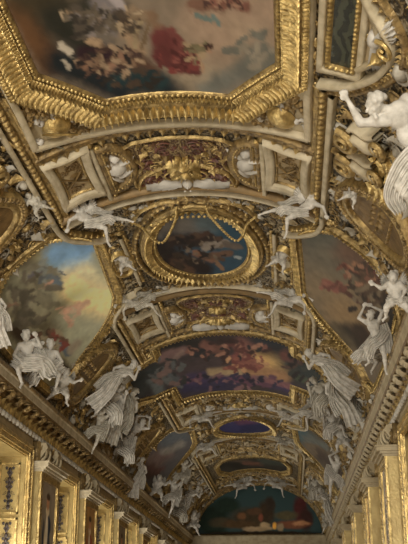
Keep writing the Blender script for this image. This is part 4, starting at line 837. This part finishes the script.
# ------------------------------------------------------------------ stucco figures
def capsule(mb, p, q, r1, r2, n=9):
    p = np.array(p, float); q = np.array(q, float); d = q - p; L = np.linalg.norm(d)
    if L < 1e-4: d = np.array([0, 0, 1.0]); L = 1e-4
    else: d = d / L
    u = np.cross(d, [.3, .9, .31]); u /= np.linalg.norm(u); v = np.cross(d, u); G = []
    for a in np.linspace(-math.pi / 2, 0, 4): G.append((p + d * r1 * math.sin(a), r1 * math.cos(a)))
    for a in np.linspace(0, math.pi / 2, 4): G.append((q + d * r2 * math.sin(a), r2 * math.cos(a)))
    A_ = np.linspace(0, 2 * math.pi, n, endpoint=False)
    R_ = np.array([[c + (u * math.cos(t) + v * math.sin(t)) * max(r, .002) for t in A_] for c, r in G]); mb.grid(R_.transpose(1, 0, 2)[:, ::1], closed_u=True)
def ball(mb, c, rx, ry=None, rz=None, ax=None):
    ry = ry or rx; rz = rz or rx; c = np.array(c, float); M = np.eye(3) if ax is None else np.array(ax)
    th_ = np.linspace(0, math.pi, 9); ph = np.linspace(0, 2 * math.pi, 12, endpoint=False)
    G = np.array([[c + M @ np.array([rx * math.sin(t) * math.cos(p), ry * math.cos(t), rz * math.sin(t) * math.sin(p)]) for t in th_] for p in ph]); mb.grid(G, closed_u=True)
def frame_of(f, up):
    f = np.array(f, float); f /= np.linalg.norm(f); up = np.array(up, float); x = np.cross(up, f); x /= np.linalg.norm(x); u = np.cross(f, x); return np.stack([x, u, f], 1)
def remeshed(mb, name, voxel, smooth_=3):
    o = mb.build(name, STUCCO); md = o.modifiers.new('r', 'REMESH'); md.mode = 'VOXEL'; md.voxel_size = voxel
    sm = o.modifiers.new('s', 'SMOOTH'); sm.iterations = smooth_; sm.factor = .5
    dg = bpy.context.evaluated_depsgraph_get(); me = bpy.data.meshes.new_from_object(o.evaluated_get(dg)); me.name = name
    for p in me.polygons: p.use_smooth = True
    bpy.data.objects.remove(o); me.materials.clear(); return me
def human(J, face=(0, -.3, 1), hup=(0, 1, 0), child=False, beard=False, fat=1.0, voxel=.055, curls=14, seed=1):
    """one continuous body from named joints; unit = one head height"""
    mb = MB(); J = {k: np.array(v if len(v) == 3 else (*v, 0), float) for k, v in J.items()}; f_ = fat
    F = frame_of(face, hup); hd = J['head']; H = lambda x, y, z: hd + F @ np.array([x, y, z])
    k = 1.12 if child else 1
    ball(mb, hd, .37 * k, .48 * k, .43 * k, F); ball(mb, H(0, -.22, .12), .24 * k, .24 * k, .26 * k, F)
    capsule(mb, H(0, .08, .38), H(0, -.12, .53), .05, .085); capsule(mb, H(-.09, -.27, .40), H(.09, -.27, .40), .055, .055)   # nose, lips
    for s_ in (-1, 1):
        capsule(mb, H(s_ * .07, .13, .40), H(s_ * .24, .13, .33), .055, .05); ball(mb, H(s_ * .14, .02, .36), .065, .05, .05, F)      # brow, eye
        ball(mb, H(s_ * .39, -.03, -.02), .05, .12, .08, F); ball(mb, H(s_ * .2, -.14, .27), .12, .12, .1, F)                          # ear, cheek
    ball(mb, H(0, -.42, .28), .11, .09, .1, F)
    r = random.Random(seed)
    for i in range(curls):
        a = r.uniform(0, 6.28); b = r.uniform(-.1, 1.2); ball(mb, H(.36 * math.cos(a) * math.cos(b), .12 + .38 * math.sin(b), -.08 + .38 * math.sin(a) * math.cos(b) - .1), .15 + r.uniform(0, .05), ax=F)
    if beard:
        for i in range(7): ball(mb, H(r.uniform(-.2, .2), -.48 - r.uniform(0, .25), .25 + r.uniform(-.05, .1)), .13, .16, .11, F)
    ch, pv = J['chest'], J['pelvis']; ls, rs_ = J['lsh'], J['rsh']; nk = (ls + rs_) / 2
    capsule(mb, hd + F @ np.array([0, -.25, -.08]), nk + (hd - nk) * .1, .20, .25)
    ax = nk - pv; ax = ax / np.linalg.norm(ax); sx = rs_ - ls; sx = sx - ax * (sx @ ax); sx /= max(1e-6, np.linalg.norm(sx)); sz = np.cross(sx, ax); T = np.stack([sx, ax, sz], 1); TT = lambda c, x, y, z: c + T @ np.array([x, y, z])
    ball(mb, ch, .66 * f_, .72, .43 * f_, T); ball(mb, (ch + pv) / 2, .52 * f_, .7, .37 * f_, T); ball(mb, pv, .58 * f_, .48, .46 * f_, T)
    capsule(mb, ls, rs_, .29, .29)
    for s_ in (-1, 1): ball(mb, TT(ch, s_ * .27, .2, .27), .27, .22, .16, T); ball(mb, TT(pv, s_ * .24, -.2, -.25), .3, .3, .28, T)
    ball(mb, TT((ch + pv) / 2, 0, -.1, .27 if fat > 1 else .15), .3, .35, .2, T)
    def limb(a, b, r1, r2, bulge=0, at=.3, side=None):
        capsule(mb, a, b, r1, r2)
        if bulge: ball(mb, a + (b - a) * at, bulge)
    def hand(w, e, s_):
        d = w - e; d /= np.linalg.norm(d); sd_ = np.cross(d, [0, .2, 1.0]); sd_ /= np.linalg.norm(sd_); nn = np.cross(sd_, d)
        capsule(mb, w, w + d * .22, .11, .14)
        for i, L_ in enumerate((.30, .36, .34, .26)):
            o = w + d * .27 + sd_ * (-.15 + .10 * i); m_ = o + d * L_ * .5 + sd_ * (-.03 + .02 * i) + nn * .03; e_ = m_ + d * L_ * .4 - nn * (.10 + .03 * i); capsule(mb, o, m_, .052, .048); capsule(mb, m_, e_, .048, .042)
        o = w + d * .06 - sd_ * .10 * s_; m_ = o - sd_ * .15 * s_ + d * .12; capsule(mb, o, m_, .062, .055); capsule(mb, m_, m_ + d * .14 - nn * .04, .055, .045)
    for s_, (a, b, c) in ((1, ('lsh', 'lel', 'lwr')), (-1, ('rsh', 'rel', 'rwr'))):
        limb(J[a], J[b], .27 * f_, .18 * f_, .25 * f_, .35); limb(J[b], J[c], .19 * f_, .115, .19 * f_, .25); hand(J[c], J[b], s_)
    for a, b, c, t in (('lhip', 'lkn', 'lan', 'lto'), ('rhip', 'rkn', 'ran', 'rto')):
        limb(J[a], J[b], .42 * f_, .25 * f_, .40 * f_, .3); limb(J[b], J[c], .25 * f_, .13, .25 * f_, .3); ball(mb, J[b], .25 * f_)
        capsule(mb, J[c], J[t], .15, .10); dd = J[t] - J[c]; dd /= np.linalg.norm(dd); ball(mb, J[c] - dd * .12, .15)
        sd_ = np.cross(dd, [0, 0, 1.0]); sd_ /= max(.01, np.linalg.norm(sd_))
        for i in range(5): capsule(mb, J[t] + sd_ * (-.1 + .05 * i), J[t] + sd_ * (-.12 + .06 * i) + dd * (.2 - .02 * i), .045, .038)
    return remeshed(mb, 'figure', voxel)
def cloth_mesh(path, width, folds=5, depth=.16, seed=1, thick=.05, taper=None, name='drapery'):
    """folded cloth hung along a path (x, y, z) with a half width"""
    P = np.array(smooth_path3(path)); n = len(P); m = 34; d = np.gradient(P, axis=0); d /= np.linalg.norm(d, axis=1, keepdims=True); sd_ = np.cross(d, [0, 0, 1.0]); sd_ /= np.maximum(.05, np.linalg.norm(sd_, axis=1, keepdims=True)); nn = np.cross(sd_, d)
    u = np.linspace(-1, 1, m); t = np.linspace(0, 1, n)[:, None]; wv = width * (np.ones_like(t) if taper is None else np.interp(t, np.linspace(0, 1, len(taper)), taper))
    hgt = depth * np.sin(u[None] * folds * math.pi / 1.0 + 2.2 * np.sin(t * 3 + seed) + 2 * fbm(u[None] * 2 + 5 + 0 * t, t * 3 + 0 * u[None], seed)) + .14 * (1 - u[None] ** 2) * width + .12 * fbm(u[None] * 5 + 9 + 0 * t, t * 9 + 0 * u[None], seed + 2)
    G = P[:, None] + sd_[:, None] * (u[None] * wv)[..., None] + nn[:, None] * hgt[..., None]; lo = G - nn[:, None] * thick * 2
    mb = MB(); mb.grid(G[:, ::-1]); mb.grid(lo); 
    for e in (0, -1): mb.grid(np.stack([G[:, e], lo[:, e]], 0)); mb.grid(np.stack([G[e], lo[e]], 0))
    o = mb.build(name, STUCCO); me = o.data; bpy.data.objects.remove(o); me.materials.clear(); return me
def smooth_path3(pts, n=8):
    P = [np.array(p if len(p) == 3 else (*p, 0), float) for p in pts]; out = []
    for i in range(len(P) - 1):
        p1, p2 = P[i], P[i + 1]; p0 = P[i - 1] if i else 2 * p1 - p2; p3 = P[i + 2] if i + 2 < len(P) else 2 * p2 - p1
        for k in range(n):
            t = k / n; out.append(0.5 * (2 * p1 + (p2 - p0) * t + (2 * p0 - 5 * p1 + 4 * p2 - p3) * t * t + (3 * p1 - p0 - 3 * p2 + p3) * t ** 3))
    return out + [P[-1]]
def wing_mesh(o, d, up, L, n=9, seed=0):
    """a feathered wing rooted at o, spreading along d"""
    o = np.array(o, float); d = np.array(d, float); d /= np.linalg.norm(d); up = np.array(up, float); up -= d * (up @ d); up /= np.linalg.norm(up); nn = np.cross(d, up); mb = MB()
    for row, (ln, z0, cnt) in enumerate(((1.0, 0, n), (.6, .05, n - 1), (.34, .1, n - 2))):
        for k in range(cnt):
            t = k / (cnt - 1); a = .45 - 1.75 * t; v = leaf(8, 5, 1, .15, -.05, 1, .05)[0]; l = L * ln * (1 - .45 * t); r0 = o + d * (.10 + .35 * (1 - t)) * L * .4
            dx = math.cos(a) * d + math.sin(a) * up; dy = -math.sin(a) * d + math.cos(a) * up
            for zz in (.035, -.035):
                q = gridunit(np.zeros((8, 5, 3)))[1]; mb.add(r0 + np.outer(v[:, 1] * l, dx) + np.outer(v[:, 0] * L * .62, dy) + np.outer((v[:, 2] + z0 + zz), nn), q if zz > 0 else q[:, ::-1])
    capsule(mb, o, o + d * L * .45 + up * .15 * L, .14, .09)
    ob = mb.build('wing', STUCCO); me = ob.data; bpy.data.objects.remove(ob); me.materials.clear(); return me
TPL = {}
def template(key, J, cloths=(), wings=(), **k): TPL[key] = (human(J, **k), [cloth_mesh(*c[:1], **c[1]) for c in cloths], [wing_mesh(*w_) for w_ in wings])
template('recline', dict(head=(-2.1, 1.15, .35), chest=(-1.25, .25, .1), pelvis=(.15, -.25, 0), lsh=(-1.75, .15, .45), rsh=(-1.3, .85, -.1), lel=(-2.5, -.35, .5), lwr=(-2.6, -1.1, .8), rel=(-2.3, 1.1, -.35), rwr=(-3.05, .7, -.1),
    lhip=(.3, -.45, .25), lkn=(1.35, -.75, .75), lan=(1.75, -2.2, .4), lto=(2.0, -2.55, .5), rhip=(.35, -.1, -.2), rkn=(2.0, .45, .1), ran=(3.6, .35, -.1), rto=(4.1, .25, 0)),
    cloths=[([(-.9, -.5, .2), (0, -.35, .5), (.9, .0, .45), (1.6, .3, .4), (2.2, 0, .2)], dict(width=.5, folds=4, depth=.12, seed=2)), ([(-.6, .8, -.3), (.3, 1.0, -.2), (1.2, .8, -.2), (2.0, 1.1, -.3)], dict(width=.4, folds=3, seed=5, taper=[.6, 1, .9, .3]))],
    wings=[((-.9, .75, -.2), (.8, 1, 0), (-1, .4, 0), 1.7), ((-1.2, .6, -.3), (-.2, 1, .1), (-1, -.2, 0), 1.5)], face=(-.5, -.7, .8), hup=(-.3, 1, .2), seed=3)
template('atlas', dict(head=(-1.2, .85, .55), chest=(0, .35, .1), pelvis=(.75, -1.5, 0), lsh=(-.62, .1, .45), rsh=(.25, 1.05, -.1), lel=(-1.85, .0, .5), lwr=(-2.45, 1.1, .35), rel=(1.5, 1.3, -.1), rwr=(2.5, 1.7, 0),
    lhip=(.55, -1.6, .2), lkn=(-.1, -2.9, .6), lan=(.9, -4.4, .1), lto=(.6, -4.9, .3), rhip=(1.0, -1.5, -.1), rkn=(1.6, -3.1, .2), ran=(2.1, -4.7, -.1), rto=(1.9, -5.2, .1)),
    cloths=[([(1.5, -.6, .2), (.9, -1.4, .55), (.2, -2.2, .7), (-.3, -3.4, .5), (0, -4.2, .2)], dict(width=.65, folds=5, seed=7, taper=[.5, 1, 1, .8, .5]))], face=(-.9, -.5, .6), hup=(-.2, 1, .1), beard=True, fat=1.2, curls=20, seed=8)
template('seated', dict(head=(.1, 2.0, .3), chest=(0, .95, 0), pelvis=(-.2, -.35, 0), lsh=(-.6, 1.3, .1), rsh=(.55, 1.25, .05), lel=(-1.25, .5, .4), lwr=(-.7, -.2, .9), rel=(1.3, .75, .2), rwr=(1.0, 1.75, .5),
    lhip=(-.45, -.5, .15), lkn=(-1.15, -.75, 1.3), lan=(-1.0, -2.2, 1.0), lto=(-1.2, -2.45, 1.4), rhip=(.1, -.5, .15), rkn=(1.1, -.5, 1.1), ran=(1.2, -1.95, .7), rto=(1.5, -2.25, 1.0)),
    cloths=[([(-1.3, .2, .1), (-.5, -.4, .8), (.4, -.5, 1.1), (1.2, -.9, .9), (1.6, -1.9, .4)], dict(width=.8, folds=5, seed=3)), ([(.7, 1.7, -.3), (.9, .8, -.3), (1.2, -.3, -.2), (1.0, -1.5, 0)], dict(width=.55, folds=4, seed=4))], face=(-.3, -.4, 1), seed=5)
template('draped', dict(head=(-.5, 2.5, .5), chest=(-.1, 1.2, .1), pelvis=(.25, -.2, 0), lsh=(-.7, 1.55, .3), rsh=(.45, 1.65, 0), lel=(-1.6, 1.2, .6), lwr=(-1.3, 2.3, .6), rel=(1.1, .9, .1), rwr=(.7, -.1, .5),
    lhip=(0, -.5, .15), lkn=(-.45, -2.0, .65), lan=(.2, -3.4, .2), lto=(0, -3.8, .5), rhip=(.55, -.5, 0), rkn=(.9, -2.1, .3), ran=(1.1, -3.9, 0), rto=(1.2, -4.25, .3)),
    cloths=[([(.0, .5, .4), (.1, -.6, .6), (.1, -1.8, .8), (.4, -3.0, .6), (.7, -4.2, .2)], dict(width=.8, folds=3.2, depth=.16, seed=9, taper=[.6, .9, 1, 1.2, 1.4])), ([(-.9, 1.9, .2), (-.1, 1.3, .6), (.6, .4, .5), (1.3, -.6, .1), (1.6, -2.2, -.1)], dict(width=.4, folds=3, seed=6))], face=(-.7, -.4, .8), fat=.97, curls=18, seed=11)
template('putto', dict(head=(0, 1.6, .35), chest=(0, .75, 0), pelvis=(.1, -.2, 0), lsh=(-.45, 1.05, .1), rsh=(.45, 1.05, .05), lel=(-1.05, .75, .3), lwr=(-1.6, 1.15, .3), rel=(.9, .5, .3), rwr=(.6, -.1, .6),
    lhip=(-.2, -.35, .1), lkn=(-.8, -.85, .6), lan=(-.9, -1.7, .2), lto=(-1.15, -1.9, .4), rhip=(.35, -.35, .1), rkn=(.85, -1.0, .35), ran=(1.3, -1.75, 0), rto=(1.5, -1.95, .2)),
    cloths=[([(-.7, -.1, .3), (0, -.45, .45), (.7, -.3, .4), (1.3, -.6, 0)], dict(width=.3, folds=3, seed=2))], wings=[((.25, 1.0, -.3), (1, .7, -.1), (0, 1, 0), 1.2), ((-.25, 1.0, -.3), (-1, .8, -.1), (0, 1, 0), 1.2)], face=(-.2, -.3, 1), child=True, fat=1.12, curls=16, seed=4)
template('archarm', dict(head=(-.2, 1.7, .4), chest=(.1, .7, .1), pelvis=(.5, -.7, 0), lsh=(-.45, 1.0, .3), rsh=(.6, 1.15, 0), lel=(-1.35, 1.5, .3), lwr=(-.85, 2.55, .2), rel=(1.0, 2.2, 0), rwr=(.0, 2.65, .2),
    lhip=(.3, -.95, .15), lkn=(-.7, -1.5, .7), lan=(-.3, -2.9, .3), lto=(-.6, -3.15, .5), rhip=(.8, -.9, 0), rkn=(1.2, -2.3, .3), ran=(1.3, -3.7, 0), rto=(1.4, -4.0, .2)),
    cloths=[([(1.2, .2, -.1), (.7, -.6, .5), (-.1, -1.3, .8), (-.5, -2.4, .5)], dict(width=.6, folds=5, seed=8)), ([(1.0, .9, -.3), (1.5, -.4, -.2), (1.6, -2, 0)], dict(width=.5, folds=4, seed=3))], face=(-.4, -.5, .9), seed=14)
def statue(key, px, py, unit, rot, flip, lift, label, m=None, name=None, group=None, wm=None):
    """stand a stucco figure off the vault; unit = head height in metres"""
    s_, y_ = sy(px, py, lift); base = W(s_, y_, lift); to = EYE - base; D = np.linalg.norm(to); to /= D
    x = np.cross(VU, to); x /= np.linalg.norm(x); u = np.cross(to, x); c, q = math.cos(math.radians(rot)), math.sin(math.radians(rot))
    X = (x * c + u * q) * (-1 if flip else 1); Yv = -x * q + u * c
    M = Matrix([[X[i] * unit, Yv[i] * unit, to[i] * unit, base[i]] for i in range(3)] + [[0, 0, 0, 1]])
    body, cl, wg = TPL[key]; m = m or STUCCO
    o = bpy.data.objects.new(name or ('putto_statue' if key == 'putto' else 'stucco_statue'), body); sc.collection.objects.link(o); o.matrix_world = M
    tag(o, label, 'statue', group)
    if not body.materials: body.materials.append(STUCCO)
    o.material_slots[0].link = 'OBJECT'; o.material_slots[0].material = m
    for nm, ms in (('drapery', cl), ('wing', wg)):
        for k_ in ms:
            if not k_.materials: k_.materials.append(STUCCO)
            c_ = bpy.data.objects.new(nm, k_); sc.collection.objects.link(c_); c_.parent = o; c_.material_slots[0].link = 'OBJECT'; c_.material_slots[0].material = m
    return o
def px_unit(px, py, n):     # metres spanned by n pixels at that place
    s_, y_ = sy(px, py, .4); return n * float(np.dot(W(s_, y_, .3) - EYE, VF)) / FOC
FIG = [
 ('atlas', 399, 119, 20, 0, 0, .7, 'large bearded white stucco giant reaching up beside the green marble panel, upper right', STUCCO),
 ('recline', 95, 219, 9.4, -6, 0, .45, 'winged white reclining figure beside the left end of the first oval', STUCCO),
 ('recline', 297, 208, 9.6, 12, 1, .45, 'winged white reclining figure above the right side painting, leg hanging down', STUCCO),
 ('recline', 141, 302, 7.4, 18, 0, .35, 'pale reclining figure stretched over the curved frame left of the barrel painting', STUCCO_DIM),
 ('recline', 286, 299, 7.4, -10, 1, .35, 'pale reclining figure stretched over the curved frame right of the barrel painting', STUCCO),
 ('putto', 124, 262, 6.0, 20, 0, .2, 'small white child in the gilt cartouche left of the first oval', STUCCO),
 ('putto', 281, 258, 7.2, -25, 1, .2, 'small white winged child curled in the gilt ring right of the first oval', STUCCO),
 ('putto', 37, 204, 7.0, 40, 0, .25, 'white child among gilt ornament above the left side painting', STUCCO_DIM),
 ('putto', 352, 193, 6.6, -30, 1, .25, 'white child among gilt ornament above the right side painting', STUCCO),
 ('draped', -3, 312, 8, 0, 0, .5, 'white standing figure at the left edge above the cornice', STUCCO),
 ('seated', 29, 357, 10.5, 10, 0, .6, 'white seated woman leaning on the left cornice, nearest of the pair', STUCCO),
 ('seated', 49, 364, 9.8, -8, 1, .6, 'white seated figure bending toward her neighbour on the left cornice', STUCCO),
 ('putto', 63, 386, 8.5, -15, 1, .45, 'white child standing on the left cornice, before the oval medallion', STUCCO),
 ('draped', 119, 378, 8.2, -36, 1, .75, 'large draped white woman sprawling down the vault left of the barrel painting', STUCCO),
 ('seated', 112, 402, 8.2, -30, 0, .6, 'white seated figure with grey shield left of the barrel painting', STUCCO),
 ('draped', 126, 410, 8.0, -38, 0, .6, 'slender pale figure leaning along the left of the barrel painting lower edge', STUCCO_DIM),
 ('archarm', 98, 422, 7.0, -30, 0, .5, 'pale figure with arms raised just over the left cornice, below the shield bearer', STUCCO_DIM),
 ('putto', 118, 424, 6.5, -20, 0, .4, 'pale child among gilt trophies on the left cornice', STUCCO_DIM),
 ('archarm', 136, 432, 7.0, -30, 1, .5, 'pale figure with arms over head at the near corner of the grey cloud painting', STUCCO),
 ('seated', 125, 447, 6.5, -25, 0, .4, 'pale seated figure over the left cornice before the grey cloud painting', STUCCO),
 ('archarm', 372, 332, 9.5, 0, 0, .6, 'white figure with arm curved over its head, on the right cornice', STUCCO),
 ('putto', 395, 296, 11, 5, 0, .6, 'white child holding out one arm at the right edge above the cornice', STUCCO),
 ('seated', 371, 352, 7.5, -25, 1, .45, 'white seated figure below the arched arm, on the right cornice', STUCCO),
 ('draped', 325, 366, 8.2, 40, 0, .75, 'large white figure with bent arm sprawling down the vault right of the barrel painting', STUCCO),
 ('draped', 337, 392, 7.8, 38, 1, .6, 'large draped white figure lying above the right cornice', STUCCO),
 ('seated', 322, 394, 8, 30, 1, .5, 'pale seated figure at the right end of the barrel painting', STUCCO_DIM),
 ('archarm', 345, 405, 7.5, 30, 0, .5, 'pale figure over the right cornice past the sprawling woman', STUCCO_DIM),
 ('recline', 311, 410, 6.0, 25, 1, .4, 'small pale winged figure at the near end of the teal side painting', STUCCO),
 ('seated', 333, 423, 6.5, 20, 1, .4, 'small pale seated figure between barrel painting and teal side painting', STUCCO),
 ('putto', 341, 438, 6.5, 10, 0, .4, 'small pale child over the right cornice beside the teal side painting', STUCCO),
 ('archarm', 337, 470, 6.5, 5, 1, .5, 'bright pale figure sitting on the right cornice at the foot of the teal painting', STUCCO),
 ('recline', 202, 417, 5.0, 12, 0, .3, 'small pale reclining figure left of the small blue oval', STUCCO),
 ('recline', 289, 416, 5.0, -12, 1, .3, 'small pale reclining figure right of the small blue oval', STUCCO),
 ('recline', 206, 447, 4.2, 18, 0, .3, 'small pale reclining figure left, before the dark octagonal landscape', STUCCO),
 ('recline', 284, 441, 4.4, -12, 1, .3, 'small pale reclining figure right, before the dark octagonal landscape', STUCCO_DIM),
 ('draped', 139, 474, 5.5, -25, 0, .4, 'pale figure standing on the left cornice at the foot of the grey cloud painting', STUCCO),
 ('putto', 158, 488, 6.0, -10, 1, .4, 'pale child on the left cornice past the grey cloud painting', STUCCO),
 ('archarm', 172, 490, 6.0, -25, 0, .45, 'pale figure with raised arms before the end wall on the left', STUCCO),
 ('seated', 178, 509, 5.5, -15, 0, .4, 'small pale seated figure low on the left vault near the end wall', STUCCO_DIM),
 ('draped', 190, 498, 5.0, -30, 1, .4, 'small pale figure lining the left of the end arch', STUCCO),
 ('putto', 193, 522, 5.5, -10, 0, .4, 'small pale child beside the left foot of the end painting', STUCCO),
 ('archarm', 183, 470, 5.0, -30, 0, .4, 'small pale figure with raised arms between two far ribs on the left', STUCCO_DIM),
 ('seated', 316, 487, 5.0, 20, 1, .4, 'small pale seated figure at the upper right of the end arch', STUCCO_DIM),
 ('draped', 326, 502, 5.0, 15, 0, .4, 'small pale figure lining the right of the end arch', STUCCO),
 ('putto', 328, 522, 5.0, 10, 1, .4, 'small pale child beside the right foot of the end painting', STUCCO_DIM),
 ('recline', 243, 485, 4.4, 8, 1, .5, 'small white winged figure over the crown of the end painting, left one', STUCCO),
 ('recline', 276, 484, 4.4, -8, 0, .5, 'small white winged figure over the crown of the end painting, right one', STUCCO),
]
for (key, px, py, n_, rot, flip, lift, label, m) in FIG:
    statue(key, px, py, px_unit(px, py, n_), rot, flip, lift, label, m, group={'putto': 'white stucco children on the vault', 'recline': 'winged reclining stucco figures'}.get(key, 'white stucco figures above the cornices'))
